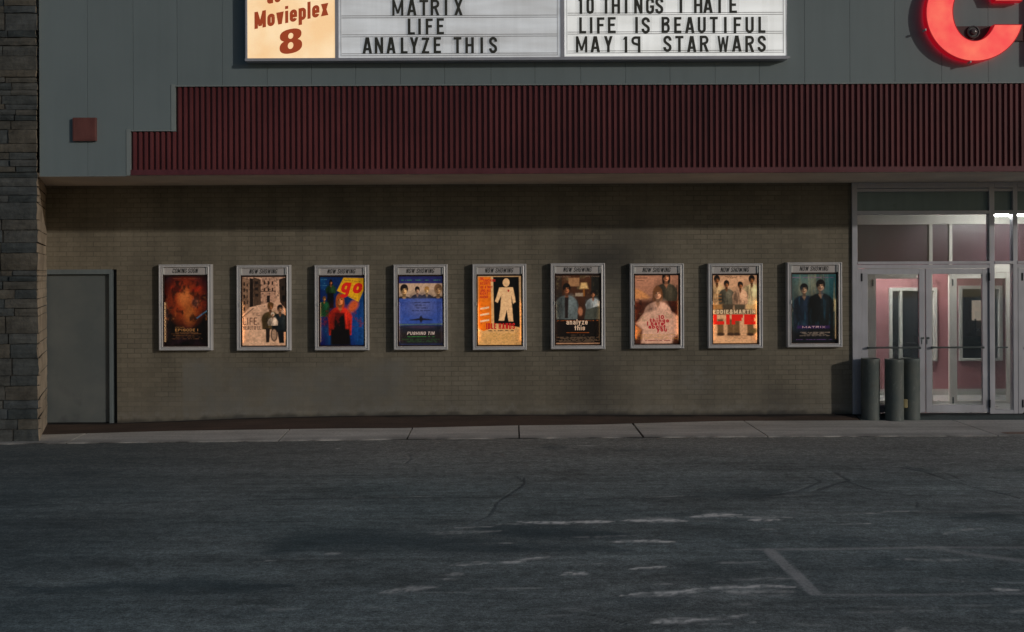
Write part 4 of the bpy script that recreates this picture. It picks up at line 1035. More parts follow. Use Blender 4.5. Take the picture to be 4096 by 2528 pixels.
m.add([(x, YL, z) for x, z in o2+o], [(k, k+1, n+1+k+1, n+1+k) for k in range(n)]); m.add([(x, YL, z) for x, z in i2+i_], [(k, k+1, n+1+k+1, n+1+k) for k in range(n)])
for k in (0, n): m.add([(x, YL, z) for x, z in (o2[k], i2[k], i_[k], o[k])], [(0, 1, 2, 3)])
m.build('return', M['neon_side'], rl)
m = MB(); m.add([(x, YF-.030, z) for x, z in o2+i2], [(k, k+1, n+1+k+1, n+1+k) for k in range(n)]); m.build('unseen_halo_plate', M['halo_glow'], rl)
for u, v in ((3882, 247), (3702, 119)):
    x, z = cl(u, v); m = MB(); m.box(x-.008, x+.008, YL-.012, YF-.05, z-.012, z+.012); m.build('clip', M['housing'], rl)
# next letter, standing just outside the frame; its shadow falls into the picture
e = empty('channel_letter', (cl(4165, 240)[0], YF, cl(4165, 240)[1])); tag(e, 'glowing red channel letter I right of the C', 'letter', 'red channel letters of the cinema name')
xa, za = cl(4150, 242); xb3, zb3 = cl(4258, -145)
m = MB(); m.box(xa, xb3, YL+.006, YF-.030, za, zb3); m.build('return', M['neon_side'], e)
m = MB(); m.box(xa+.012, xb3-.012, YL, YL+.006, za+.012, zb3-.012); m.build('face', M['neon_face'], e)
x, z = P(3820, 105, YF-.03); x2, z2 = P(4700, 160, YF-.03)
m = MB(); m.box(x, x2, YF-.0285, YF-.001, z2, z); o_ = m.build('sign_raceway', painted('raceway paint', (.085, .032, .034), .5, .2)); tag(o_, 'low dark red raceway box behind the big red letters', 'raceway')
x, z = P(3895, 127, YF-.06)
e = empty('round_light', (x, YF-.0285, z)); tag(e, 'small round grey light fitting on the raceway inside the red C', 'light fitting')
m = MB(); m.lathe_y(x, z, [(.080, YF-.0290), (.080, YF-.055), (.066, YF-.062), (.058, YF-.05), (.0, YF-.05)]); m.build('housing_ring', painted('grey fitting', (.10, .10, .10), .5, .2), e, True)
m = MB(); m.lathe_y(x, z, [(.038, YF-.049), (.038, YF-.075), (.026, YF-.084), (.0, YF-.086)]); m.build('lens', painted('dusty lens', (.13, .11, .11), .3, .2), e, True)

# red square plate
x0, z0 = P(290, 564, YF-.05); x1, z1 = P(383, 470, YF-.05)
m = MB(); m.box(x0, x1, YF-.05, YF-.001, z0, z1); pl = m.build('wall_box', M['redbox'], bevel=.005); tag(pl, 'dull red square box on the grey fascia near the stone pillar', 'wall box')
m = MB(); m.box(x0+.015, x1-.015, YF-.054, YF-.0505, z0+.015, z1-.015); m.build('cover', M['redbox'], pl, bevel=.002)

# ------------------------------------------------------------------ posters
AH = 1.635
NXP, NYP = 120, 196
PXg, PYg = np.meshgrid(np.linspace(0, 1, NXP), np.linspace(0, AH, NYP))   # y downward
class Art:
    def __init__(s, top, bottom=None, seed=1):
        s.seed = seed; t = (PYg/AH)[..., None]; s.a = np.array(lin(top))*(1-t)+np.array(lin(bottom or top))*t
        s.wx = PXg+.012*(fbm(PXg*14, PYg*14, seed)-.5); s.wy = PYg+.012*(fbm(PXg*9+30, PYg*9, seed+3)-.5)
    def lay(s, m, c, op=1.0):
        m = np.clip(m, 0, 1)[..., None]*op; s.a = s.a*(1-m)+np.array(lin(c))*m; return s
    def ell(s, cx, cy, rx, ry, c, soft=.12, rot=0, op=1.0):
        r = math.radians(rot); dx = s.wx-cx; dy = s.wy-cy
        u = (dx*math.cos(r)+dy*math.sin(r))/rx; v = (-dx*math.sin(r)+dy*math.cos(r))/ry
        return s.lay((1+soft-np.sqrt(u*u+v*v))/(2*soft), c, op)
    def poly(s, pts, c, soft=.012, op=1.0, warp=True):
        X, Y = (s.wx, s.wy) if warp else (PXg, PYg); ins = np.zeros(X.shape, bool); d = np.full(X.shape, 9.0); j = len(pts)-1
        for i in range(len(pts)):
            (ax, ay), (bx, by) = pts[j], pts[i]
            ins ^= ((ay > Y) != (by > Y)) & (X < (bx-ax)*(Y-ay)/(by-ay+1e-12)+ax)
            L = (bx-ax)**2+(by-ay)**2+1e-12; t = np.clip(((X-ax)*(bx-ax)+(Y-ay)*(by-ay))/L, 0, 1); d = np.minimum(d, np.hypot(X-ax-t*(bx-ax), Y-ay-t*(by-ay))); j = i
        return s.lay(np.where(ins, .5+d/(2*soft), .5-d/(2*soft)), c, op)
    def noise(s, sx, sy, c, lo=.5, hi=.7, op=.5, y0=0, y1=9):
        n_ = fbm(PXg*sx, PYg*sy, s.seed+40); return s.lay((n_-lo)/(hi-lo)*((PYg > y0) & (PYg < y1)), c, op)
    def lines(s, y0, y1, n_, c, x0=.15, x1=.85, op=.6):   # unreadable small print
        for k in range(n_):
            y = y0+(y1-y0)*k/max(1, n_-1); s.lay(np.where((abs(PYg-y) < .010) & (PXg > x0+.05*((k*37) % 3)) & (PXg < x1-.05*((k*53) % 3)), 1.0, 0)*(vnoise(PXg*38, PYg*60, k+s.seed) > .38), c, op)
        return s
    def figure(s, cx, top, sc, skin, hair, shirt, lean=0.0, hairlen=.0, bottom=None):
        dk = lambda c, f: tuple(int(q*f) for q in c)
        hx = cx+lean; b = bottom or top+1.0*sc; clip = PYg < b
        s.ell(hx, top+.115*sc+hairlen*.34*sc, (.092+.03*hairlen)*sc, .122*sc+hairlen*.45*sc, hair, .10)
        m0 = s.a.copy()
        s.ell(cx, top+.56*sc, .265*sc, .26*sc, shirt, .06); s.poly([(cx-.265*sc, top+.54*sc), (cx+.265*sc, top+.54*sc), (cx+.245*sc, b), (cx-.245*sc, b)], shirt, .012)
        fold = np.clip((fbm(PXg*26/max(sc, .3), PYg*7/max(sc, .3), s.seed+9)-.50)/.12, 0, 1); body = ((abs(PXg-cx) < .26*sc) & (PYg > top+.36*sc) & clip)*1.0
        s.lay(fold*body, dk(shirt, .5), .6); s.ell(cx-.16*sc, top+.62*sc, .11*sc, .30*sc, dk(shirt, .42), .7, 0, .7); s.ell(cx+.10*sc, top+.50*sc, .08*sc, .16*sc, tuple(min(255, int(q*1.3)+8) for q in shirt), .8, 0, .6)
        s.a = np.where(clip[..., None], s.a, m0)
        s.ell(hx*.6+cx*.4, top+.27*sc, .040*sc, .075*sc, dk(skin, .62), .15); s.poly([(cx-.05*sc, top+.325*sc), (cx+.05*sc, top+.325*sc), (cx+.005*sc, top+.43*sc)], dk(skin, .8), .012)
        s.ell(hx, top+.145*sc, .070*sc, .104*sc, skin, .10); s.ell(hx-.042*sc, top+.16*sc, .036*sc, .09*sc, dk(skin, .45), .55, 0, .75); s.ell(hx+.026*sc, top+.165*sc, .026*sc, .05*sc, tuple(min(255, int(q*1.22)) for q in skin), .8, 0, .7)
        for k in (-1, 1):
            s.ell(hx+k*.030*sc, top+.128*sc, .019*sc, .013*sc, dk(skin, .34), .4); s.ell(hx+k*.030*sc, top+.105*sc, .022*sc, .006*sc, dk(hair, .9), .5)
        s.ell(hx-.006*sc, top+.165*sc, .009*sc, .022*sc, dk(skin, .55), .6, 0, .8); s.ell(hx, top+.205*sc, .027*sc, .009*sc, (int(skin[0]*.62), int(skin[1]*.42), int(skin[2]*.42)), .4)
        s.ell(hx, top+.058*sc, .074*sc, .048*sc, hair, .14); s.ell(hx-.06*sc, top+.11*sc, .02*sc, .06*sc, hair, .3); s.ell(hx+.064*sc, top+.11*sc, .015*sc, .055*sc, hair, .3)
        return s
arts = []
# 1 dark poster, red-orange glow
a = Art((26, 16, 13), (18, 12, 10), 1); a.noise(4, 3, (58, 34, 44), .45, .75, .6)
a.ell(.5, .42, .40, .42, (112, 34, 20), .5); a.ell(.5, .62, .30, .42, (146, 66, 28), .6); a.ell(.46, .5, .14, .2, (176, 104, 56), .5); a.ell(.56, .86, .12, .24, (150, 88, 44), .6)
a.ell(.28, .30, .12, .05, (150, 48, 24), .5, 20); a.ell(.72, .30, .12, .05, (150, 48, 24), .5, -20); a.ell(.70, .62, .07, .1, (150, 92, 74), .5); a.noise(10, 6, (24, 14, 12), .5, .66, .75, .1, 1.1); a.noise(16, 12, (200, 130, 70), .60, .80, .22, .4, 1.05)
a.poly([(.72, .98), (.97, .80), (.98, .81), (.73, 1.0)], (70, 120, 150), .015); a.lines(1.36, 1.48, 4, (110, 76, 48)); a.lines(.045, .045, 1, (110, 70, 48), .2, .8)
arts.append((a, 'dark movie poster with a red and orange glow and the title EPISODE I', .75))
# 2 sepia street
a = Art((184, 146, 122), (190, 154, 126), 2); a.poly([(0, 0), (.17, .06), (.17, .72), (0, .92)], (128, 100, 80), .006); a.poly([(.17, .02), (.25, .04), (.25, .70), (.17, .72)], (34, 25, 20), .006); a.poly([(.25, .0), (.42, .06), (.42, .66), (.25, .70)], (84, 64, 50), .006)
a.poly([(.42, .05), (.74, .0), (.76, .58), (.42, .66)], (164, 128, 106), .006); a.poly([(.82, .06), (1, 0), (1, .82), (.84, .6)], (62, 48, 39), .006)
for x_, y_, w_, h_, c_ in [(.03, .12+.15*q, .035, .085, (46, 34, 28)) for q in range(5)]+[(.10, .15+.14*q, .03, .075, (58, 44, 36)) for q in range(4)]+[(.29, .10+.15*q, .07, .07, (40, 30, 25)) for q in range(3)]+[(.48+.09*(q % 3), .10+.16*(q//3), .035, .085, (62, 46, 37)) for q in range(6)]+[(.55, .44, .07, .17, (40, 30, 26)), (.88, .22, .05, .1, (28, 22, 19)), (.89, .44, .06, .15, (26, 20, 18))]:
    a.poly([(x_, y_), (x_+w_, y_), (x_+w_, y_+h_), (x_, y_+h_)], c_, .005)
a.poly([(.42, .335), (.75, .325), (.75, .345), (.42, .355)], (70, 54, 44), .004); a.noise(26, 20, (48, 36, 29), .50, .66, .6, 0, .72); a.poly([(0, .95), (.24, .74), (.27, .74), (0, .99)], (96, 74, 60), .006); a.noise(8, 12, (150, 118, 96), .5, .7, .5, .74, 1.7)
a.figure(.63, .60, .74, (134, 92, 60), (92, 64, 34), (96, 76, 46), bottom=1.25); a.figure(.84, .66, .70, (150, 112, 84), (40, 32, 30), (34, 40, 42), bottom=1.32); a.figure(.68, .84, .42, (168, 130, 104), (176, 156, 136), (178, 156, 136), bottom=1.16)
a.poly([(.52, 1.22), (.62, 1.22), (.60, 1.56), (.53, 1.56)], (44, 34, 28), .008); a.poly([(.78, 1.28), (.92, 1.28), (.93, 1.58), (.82, 1.58)], (30, 27, 26), .008); a.ell(.71, 1.38, .075, .16, (46, 36, 31), .14); a.ell(.71, 1.38, .055, .13, (150, 122, 100), .14)
a.lines(.86, .92, 3, (110, 82, 66), .18, .45); arts.append((a, 'sepia movie poster of a street titled LIFE IS BEAUTIFUL', .95))
# 3 blue with a yellow card
a = Art((16, 44, 84), (20, 24, 72), 3); a.noise(3, 2, (20, 76, 112), .45, .7, .8); a.ell(.9, 1.1, .3, .5, (24, 70, 124), .7)
a.figure(.25, .07, .42, (150, 92, 56), (20, 12, 12), (34, 62, 34), hairlen=.3, bottom=.4); a.poly([(.17, .38), (.31, .38), (.31, .75), (.15, .75)], (14, 12, 14)); a.figure(.10, .46, .42, (160, 108, 66), (96, 66, 34), (22, 66, 40), bottom=.95)
a.figure(.45, .42, 1.0, (196, 122, 72), (150, 76, 30), (176, 44, 26), hairlen=.24, bottom=1.40); a.poly([(.34, .86), (.55, .86), (.58, 1.3), (.30, 1.3)], (22, 14, 12), .02); a.poly([(.24, 1.25), (.66, 1.25), (.68, AH), (.24, AH)], (20, 13, 12), .02); a.noise(10, 8, (120, 26, 18), .5, .65, .5, .8, 1.2); a.ell(.74, .7, .1, .16, (176, 84, 44), .3, 30)
a.poly([(.53, .015), (1, .03), (1, .25), (.86, .60), (.38, .33)], (196, 148, 26), .01, 1, False); a.lines(1.0, 1.5, 12, (30, 74, 116), .70, .98, .7)
a.lines(.06, .3, 6, (70, 110, 130), .0, .16, .6); arts.append((a, 'blue movie poster with a tilted yellow card reading go', .9))
# 4 blue sky, faces band, aeroplane
a = Art((54, 62, 116), (64, 92, 156), 4); a.poly([(0, 1.15), (1, 1.15), (1, AH), (0, AH)], (40, 42, 56), .05); a.poly([(0, 1.3), (1, 1.3), (1, AH), (0, AH)], (46, 40, 40), .1); a.poly([(0, .0), (1, .0), (1, .16), (0, .16)], (48, 50, 98), .03)
a.poly([(0, .165), (1, .165), (1, .53), (0, .53)], (176, 148, 124), .008); 
for cx, sk, hr in ((.13, (190, 152, 108), (34, 26, 24)), (.42, (176, 138, 112), (26, 20, 22)), (.63, (196, 162, 116), (160, 120, 72)), (.88, (186, 146, 106), (120, 90, 64))):
    big = .82 if cx in (.13, .88) else .52
    a.figure(cx, .185 if big > .6 else .24, big*1.15, sk, hr, (44, 38, 42), bottom=.53)
a.poly([(0, .53), (1, .53), (1, .60), (0, .60)], (62, 84, 146), .02); a.ell(.5, .72, .24, .2, (120, 120, 150), .8, 0, .5)
a.ell(.5, 1.02, .035, .08, (38, 36, 44), .3); a.poly([(.25, 1.035), (.5, .99), (.75, 1.03), (.75, 1.045), (.5, 1.05), (.25, 1.05)], (38, 36, 44)); a.poly([(0, 1.14), (1, 1.13), (1, 1.15), (0, 1.16)], (90, 110, 96)); a.ell(.5, 1.21, .26, .035, (70, 56, 74), .4)
a.lines(.62, .82, 4, (36, 40, 70), .30, .7, .7); a.lines(.09, .09, 1, (70, 128, 90), .06, .94, .8); a.lines(1.44, 1.44, 1, (60, 130, 60), .2, .8, .8); a.lines(1.5, 1.56, 3, (56, 84, 52), .08, .92, .6); arts.append((a, 'blue sky movie poster with a band of faces titled PUSHING TIN', .92))
# 5 orange, black and cream
a = Art((196, 158, 116), (196, 152, 98), 5); a.poly([(.03, .02), (.31, .02), (.32, 1.24), (.14, 1.31), (.03, 1.24)], (206, 112, 24), .008, 1, False); a.poly([(.36, .02), (.93, .02), (.95, 1.22), (.38, 1.12)], (18, 15, 13), .008, 1, False)
a.poly([(.50, .27), (.80, .27), (.86, .62), (.80, .66), (.76, .46), (.78, .78), (.80, 1.08), (.70, 1.08), (.655, .80), (.60, 1.06), (.48, 1.06), (.52, .78), (.54, .46), (.46, .64), (.40, .60)], (206, 168, 126), .008); a.ell(.65, .155, .075, .10, (206, 168, 126), .06); a.ell(.65, .155, .10, .125, (196, 140, 40), .05, 0, 0.0); a.ell(.70, .35, .022, .026, (170, 40, 34), .2)
for k in range(3): a.poly([(.07, .76+.15*k), (.27, .72+.15*k), (.27, .76+.15*k), (.07, .80+.15*k)], (214, 190, 158), .008, .85)
a.lines(1.30, 1.30, 1, (60, 44, 34), .25, .82, .8); a.lines(1.36, 1.52, 6, (176, 134, 70), .05, .95, .6); arts.append((a, 'cream and orange movie poster with black panel titled IDLE HANDS', 1.0))
# 6 brown room, two men in grey
a = Art((84, 52, 34), (34, 22, 18), 6); a.poly([(0, 0), (.16, 0), (.16, .7), (0, .7)], (58, 44, 34)); a.poly([(.8, 0), (1, 0), (1, .8), (.8, .8)], (44, 40, 34)); a.noise(14, 10, (110, 96, 70), .55, .7, .6, 0, .5); a.poly([(.3, .06), (.54, .06), (.54, .26), (.3, .26)], (150, 112, 80)); a.poly([(.58, .18), (.7, .18), (.74, .32), (.55, .32)], (196, 160, 110), .02); a.poly([(.62, .32), (.66, .32), (.66, .5), (.62, .5)], (140, 90, 40), .01); a.poly([(.45, .42), (.62, .42), (.62, .5), (.45, .5)], (150, 130, 110))
a.figure(.26, .19, .95, (150, 98, 68), (30, 22, 18), (96, 102, 100), bottom=1.06); a.poly([(.22, .52), (.30, .52), (.29, 1.02), (.22, 1.02)], (44, 34, 32)); a.figure(.84, .36, .62, (170, 116, 84), (40, 30, 26), (150, 154, 152), bottom=.82); a.poly([(.68, .82), (1, .72), (1, 1.06), (.64, 1.06)], (76, 78, 70)); a.ell(.56, .86, .05, .1, (160, 108, 80), .3)
a.poly([(0, 1.045), (1, 1.045), (1, AH-.03), (0, AH-.03)], (27, 19, 16), .006); a.poly([(0, AH-.03), (1, AH-.03), (1, AH), (0, AH)], (170, 132, 104), .01); a.lines(1.08, 1.08, 1, (150, 84, 34), .05, .95, .8); a.lines(1.36, 1.36, 1, (150, 84, 34), .25, .75, .8); a.lines(1.42, 1.42, 1, (110, 88, 70), .35, .65); a.lines(1.47, 1.57, 5, (110, 90, 72), .04, .97, .8); arts.append((a, 'brown office movie poster with black lower part titled analyze this', .85))
# 7 cream shirt on a red brown couch
a = Art((176, 126, 100), (70, 36, 22), 7); a.poly([(0, .62), (1, .58), (1, 1.2), (0, 1.2)], (78, 36, 20), .05); a.noise(14, 9, (46, 22, 14), .48, .66, .7, .55, 1.2); a.figure(.72, -.10, .95, (184, 126, 92), (28, 18, 14), (70, 62, 48), hairlen=.2, bottom=.62); a.poly([(0, .30), (.16, .36), (.36, .52), (.3, .56), (0, .56)], (186, 130, 84), .03)
a.figure(.53, .28, 1.15, (192, 142, 110), (110, 72, 44), (190, 148, 126), hairlen=.2, bottom=AH+.1); a.poly([(.22, .92), (.50, .80), (.72, .80), (.98, .98), (.99, 1.4), (.88, 1.5), (.85, AH), (.16, AH), (.2, 1.3), (.05, 1.15)], (190, 150, 128), .03); a.noise(12, 12, (140, 120, 92), .58, .7, .4, .85, 1.1)
a.poly([(.02, 1.2), (.16, 1.3), (.06, 1.5), (.0, 1.5)], (176, 116, 70), .03); a.lines(1.42, 1.52, 4, (176, 130, 60), .04, .96, .5); a.lines(1.565, 1.565, 1, (130, 40, 34), .25, .8, .9); a.lines(.06, .12, 2, (110, 76, 58), .02, .34, .8); arts.append((a, 'warm movie poster with a cream shirt titled 10 things I hate about you', .95))
# 8 cream, four people on a bench
a = Art((186, 144, 112), (196, 152, 114), 8)
for cx, tp, sc, sk, sh in ((.12, .0, .72, (130, 84, 48), (196, 158, 116)), (.88, .0, .72, (140, 92, 54), (204, 178, 134)), (.33, .12, .66, (136, 88, 54), (96, 88, 72)), (.63, .15, .64, (138, 88, 52), (184, 144, 114))):
    a.figure(cx, tp, sc, sk, (34, 24, 18), sh, bottom=.72)
for k in range(4): a.poly([(.08+.06*k, .45+.08*k), (.22, .45+.08*k), (.22, .48+.08*k), (.08, .48+.08*k)], (170, 120, 74), .012, .6)
for cx, c in ((.14, (150, 110, 66)), (.36, (78, 66, 52)), (.62, (84, 72, 56)), (.88, (190, 158, 112))):
    a.poly([(cx-.13, .70), (cx+.13, .70), (cx+.10, .92), (cx-.10, .92)], c, .02)
for cx in (.19, .41, .54, .84): a.poly([(cx-.07, 1.05), (cx+.07, 1.05), (cx+.08, 1.45), (cx-.06, 1.45)], (112, 84, 54), .02); a.ell(cx+.01, 1.42, .08, .04, (70, 50, 36), .3)
a.ell(.93, 1.34, .1, .06, (110, 92, 60), .3); a.poly([(.02, .815), (.98, .815), (.98, .945), (.02, .945)], (92, 72, 52), .02, .85); a.lines(1.46, 1.52, 3, (150, 110, 80), .3, .85, .6); a.lines(.03, .06, 2, (120, 84, 58), .3, .66, .7); arts.append((a, 'cream movie poster of four people on a bench titled LIFE', 1.0))
# 9 teal with dark figures
a = Art((56, 96, 98), (22, 30, 38), 9); a.noise(22, .8, (150, 140, 112), .5, .68, .55, 0, .9); a.noise(7, 3, (22, 42, 50), .45, .66, .6); a.ell(.35, .4, .3, .35, (130, 126, 104), .8, 0, .5)
a.figure(.30, .22, .95, (150, 122, 98), (24, 20, 20), (34, 46, 60), bottom=1.40); a.figure(.66, .13, 1.08, (164, 130, 104), (20, 16, 16), (22, 27, 30), bottom=1.46); a.noise(20, 3, (40, 74, 88), .58, .72, .5, .3, 1.3); a.poly([(0, 1.34), (1, 1.34), (1, AH), (0, AH)], (18, 19, 24), .12)
a.poly([(.15, 1.24), (.86, 1.24), (.86, 1.305), (.15, 1.305)], (56, 34, 78), .02); a.lines(1.40, 1.48, 4, (130, 116, 104), .2, .86, .7); a.lines(1.57, 1.57, 1, (96, 66, 110), .12, .9, .8); a.lines(.08, .08, 1, (130, 92, 120), .05, .95, .8); arts.append((a, 'teal movie poster of two dark standing figures titled MATRIX', .8))

def mk_poster(est):
    t = NT('printed poster'); at_ = t.attr('art'); return t.finish(at_.outputs['Color'], .3, None, 0, .5, at_.outputs['Color'], est)
def ink(name, c, e=.85): return emissive(name, lin(c), e, lin(c))
cases = [(634, 846.5, 1057.2, 1402.6), (945.5, 1162, 1059.8, 1402.9), (1258, 1475, 1059.6, 1402), (1574, 1791, 1057.5, 1400.5), (1890, 2107, 1055.5, 1400.5), (2203, 2422, 1052.5, 1397.5), (2521, 2737.5, 1053.7, 1394.8), (2833, 3053, 1053.3, 1393.5), (3150, 3371, 1048.8, 1389.5)]
YQ = -.10; sq = (YQ+DCAM)/FPX
W0 = .748; H0 = 1.208
# one case in local coordinates, x centred, z from its bottom edge, front at y = -.10
def build_case():
    e = empty('poster_case', (0, 0, 0))
    m = MB(); fw = .054; hw = W0/2
    def side(pa, pb, ina, inb, nm):   # mitred moulding: outer edge, ridge, inner edge
        def pts(f): return [(pa[0]+(ina[0]-pa[0])*f, pa[1]+(ina[1]-pa[1])*f), (pb[0]+(inb[0]-pb[0])*f, pb[1]+(inb[1]-pb[1])*f)]
        prof = [(0, -.002), (0, -.085), (.12, -.098), (.30, -.10), (.42, -.088), (.55, -.088), (.92, -.098), (1, -.094), (1, -.030)]
        vs = []
        for f, y in prof:
            p, q_ = pts(f); vs += [(p[0], y, p[1]), (q_[0], y, q_[1])]
        m.add(vs, [(2*i, 2*i+1, 2*i+3, 2*i+2) for i in range(len(prof)-1)])
    O = [(-hw, 0), (hw, 0), (hw, H0), (-hw, H0)]; I = [(-hw+fw, fw), (hw-fw, fw), (hw-fw, H0-fw*.75), (-hw+fw, H0-fw*.75)]
    for i in range(4): side(O[i], O[(i+1) % 4], I[i], I[(i+1) % 4], 'm')
    fr = m.build('frame', M['case'], e)
    zh0, zh1 = H0-.145, H0-fw*.75
    m = MB(); m.box(-hw+fw+.001, hw-fw-.001, -.072, -.02, zh0, zh1-.001); hd = m.build('header_panel', M['case_head'], e)
    for s_ in (-1, 1):
        m = MB(); m.box(s_*(hw-fw-.013)-.009, s_*(hw-fw-.013)+.009, -.088, -.0725, zh0+.006, zh1-.004); m.build('header_clip', M['housing'], e, bevel=.003)
    m = MB()   # dark inner surround and back
    ax, az0, az1 = hw-fw-.001, fw+.001, zh0-.001; bw = .020
    for sg in (-1, 1):
        m.box(sg*ax, sg*(ax-bw), -.062, -.052, az0, az1); m.box(sg*ax, sg*(ax-.004), -.0515, -.012, az0, az1)
    m.box(-ax+bw+.0005, ax-bw-.0005, -.061, -.014, az1-bw*1.1, az1); m.box(-ax+bw+.0005, ax-bw-.0005, -.061, -.014, az0, az0+bw*.6); m.box(-ax, ax, -.012, -.003, az0, az1)
    m.build('inner_surround', M['case_dark'], e)
    for sg in (-1, 1):
        m = MB(); m.tube((sg*(ax-.011), -.038, az0+.06), (sg*(ax-.011), -.038, az0+.62), .005, 8); m.build('case_tube', M['case_tube'], e, True)
    m = MB(); m.box(-hw+fw-.008, -hw+fw+.006, -.104, -.09, H0*.515, H0*.555); m.build('latch', M['housing'], e, bevel=.002)
    return e, (ax-.006, az0+bw*.6+.002, az1-bw*1.1-.002)
case0, (phw, pz0, pz1) = build_case()
def copy_tree(o, parent=None):
    c = o.copy(); C.objects.link(c)
    if parent is not None: c.parent = parent
    for ch in o.children: copy_tree(ch, c)
    return c
titles = ['EPISODE I', 'LIFE IS BEAUTIFUL', 'go', 'PUSHING TIN', 'IDLE HANDS', 'analyze this', '10 things I hate about you', 'LIFE', 'MATRIX']
case_list = [case0] + [copy_tree(case0) for _ in cases[1:]]
for k, (u0, u1, v0, v1) in enumerate(cases):
    cxw, zb1 = P((u0+u1)/2, v1, YQ)
    e = case_list[k]
    e.location = (cxw, 0, zb1)
    e.scale = ((u1-u0)*sq/W0, 1, (v1-v0)*sq/H0)
    first = k == 0
    tag(e, 'brushed grey wall case headed COMING SOON, nearest the steel service door' if first else 'brushed grey wall case headed NOW SHOWING around the %s poster' % titles[k], 'poster case', 'poster cases along the brick wall')
    hd = [c for c in e.children if c.name.startswith('header_panel')][0]
    m = MB(); hgt = .064; wd = .352 if first else .382
    put_word(m, 'COMING SOON' if first else 'NOW SHOWING', -wd/2-.008, H0-.122, hgt, .0074, -.0735, -.0722, wd, shear=.20, track=.15, space=.26 if first else .34)
    lt = m.build('header_lettering', M['ink'], None); lt.parent = hd
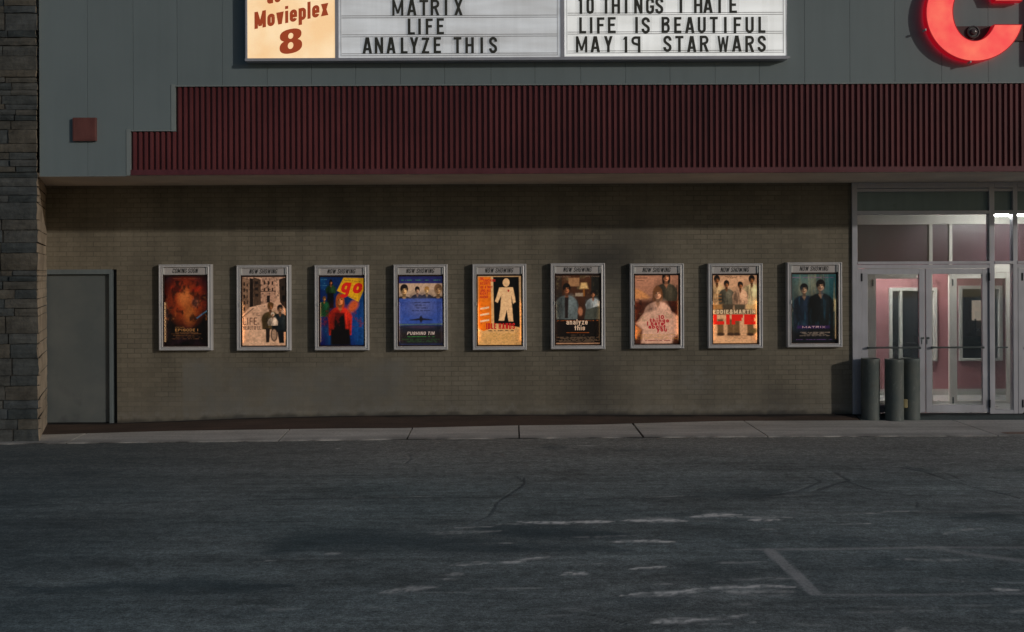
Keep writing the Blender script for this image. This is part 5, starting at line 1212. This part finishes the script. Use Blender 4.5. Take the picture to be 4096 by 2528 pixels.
# posters
for k, (a, lab, est) in enumerate(arts):
    u0, u1, v0, v1 = cases[k]; cxw, zb1 = P((u0+u1)/2, v1, YQ); sx_ = (u1-u0)*sq/W0; sz_ = (v1-v0)*sq/H0
    hw_ = phw*sx_; z0 = zb1+pz0*sz_; z1 = zb1+pz1*sz_
    X = np.linspace(-hw_, hw_, NXP); Z = np.linspace(z0, z1, NYP)
    po = grid_obj('movie_poster', X, Z-z0, None, mk_poster(est*.58), 'xz', 0.0, {'art': np.clip(a.a**1.22*1.28*(.62+.72*fbm(PXg*30, PYg*30, k+60, 4)+.18*(fbm(PXg*5, PYg*5, k+90)-.5))[..., None], 0, 1)[::-1]})
    po.location = (cxw, -.0135, z0)
    tag(po, lab, 'poster', 'movie posters in the wall cases')
    PW, PH = 2*hw_, z1-z0
    def add(txt, x, y, w_, h_, col, glyphs=False, t=.012, e=.55, track=.14, bold=0.0, shear=0.0, slope=0.0, layer=0):
        m = MB(); xx0 = -hw_+x*PW; zz0 = PH-(y+h_)/AH*PH; Yt = -.0016-.0012*layer
        if glyphs: put_word(m, txt, xx0, zz0, h_/AH*PH, t, Yt, Yt+.0005, w_*PW, shear, track=track, slope=slope)
        else: text_mb(m, txt, xx0, zz0, w_*PW, h_/AH*PH, Yt, bold, shear, slope)
        o = m.build('title_lettering', ink('poster ink', col, e), None); o.parent = po
    if k == 0: add('EPISODE I', .24, 1.24, .52, .062, (150, 104, 58), True, .0065); add('STAR WARS', .24, 1.195, .21, .022, (140, 96, 56)); add('THE PHANTOM MENACE', .24, 1.325, .52, .03, (120, 80, 48))
    if k == 1: add('LIFE', .02, .97, .31, .17, (80, 48, 36), True, .012); add('IS', .345, 1.09, .04, .05, (80, 48, 36), True, .005); add('BEAUTIFUL', .02, 1.165, .40, .095, (84, 54, 42), True, .007)
    if k == 2: add('go', .45, .03, .46, .34, (190, 30, 20), True, .050, shear=.28, slope=-.06); add('from the director of', .54, .055, .36, .035, (80, 56, 30), slope=-.10, layer=1); add('life begins at 3am.', .52, .40, .30, .045, (80, 56, 30), slope=-.30)
    if k == 3: add('PUSHING TIN', .19, 1.32, .60, .075, (186, 164, 152), True, .0085, shear=.2)
    if k == 4:
        add('IDLE HANDS', .20, 1.12, .64, .14, (176, 30, 26), True, .016)
        for q_, (s_, x_, y_, w_) in enumerate((('THE', .07, .03, .08), ('TOUCHING', .13, .075, .28), ('STORY', .07, .145, .22), ('OF A BOY', .08, .235, .27), ('AND HIS', .08, .315, .23), ('RIGHT', .07, .385, .18), ('HAND', .07, .465, .18))):
            add(s_, x_, y_, w_, .06, (176, 40, 30), True, .007)
    if k == 5: add('analyze', .25, 1.045, .47, .125, (200, 168, 140), True, .0125); add('this', .43, 1.19, .23, .115, (200, 168, 140), True, .0125); add('Robert De Niro', .02, .012, .33, .035, (130, 104, 84)); add('Billy Crystal', .68, .012, .30, .035, (130, 104, 84))
    if k == 6:
        for s_, x_, y_, w_, h_ in (('10', .53, .955, .14, .092), ('things', .35, 1.030, .43, .10), ('I hate', .29, 1.105, .37, .10), ('about', .32, 1.18, .38, .10), ('you', .51, 1.25, .22, .10)): add(s_, x_, y_, w_, h_, (160, 34, 40), True, .0150)
    if k == 7: add('EDDIE&MARTIN', .035, .83, .92, .095, (196, 166, 128), True, .0145); add('LIFE', .04, .945, .92, .24, (206, 30, 16), True, .050, track=.045)
    if k == 8: add('MATRIX', .26, 1.248, .50, .048, (176, 140, 140), True, .006)

# ------------------------------------------------------------------ bollards
def bollard(u, Y, vtop, label):
    x = PX(u, Y, 1560); z0 = float(walk_z(np.array([x]), np.array([Y-.14]))[0]); z1 = PZ(vtop, Y, u)
    e = empty('bollard', (x, Y, z0)); tag(e, label, 'bollard', 'bollards in front of the entrance')
    r = .126; m = MB(); h = z1-z0
    m.lathe(x, Y, [(r+.002, z0-.02), (r+.002, z0+.02), (r, z0+.03), (r-.001, z0+h*.45), (r+.001, z0+h*.47), (r, z1-.055), (r+.002, z1-.05), (r+.002, z1-.006), (r-.001, z1), (r-.008, z1), (r-.009, z1-.03)], 48)
    m.build('pipe', M['bollard'], e, True)
    m = MB(); m.lathe(x, Y, [(r-.009, z1-.028), (r*.6, z1-.012), (0.0, z1-.004)], 48); m.build('concrete_fill', M['concrete'], e, True)
    return e, x, z0, z1
b1 = bollard(3482, -.22, 1433, 'dark green-grey steel bollard nearest the brick wall, with a shadow strip down its side')
b2 = bollard(3577, -.31, 1436, 'middle green-grey steel bollard, standing nearest the kerb')
b3 = bollard(3642, -.22, 1432, 'green-grey steel bollard nearest the door meeting stiles, with a yellow plate')
e, x, z0, z1 = b3
m = MB(); xt, zt = P(3621, 1614, -.35); m.box(xt-.030, xt+.028, -.375, -.32, zt-.06, zt+.06); m.build('yellow_plate', M['yellow'], e, bevel=.012)
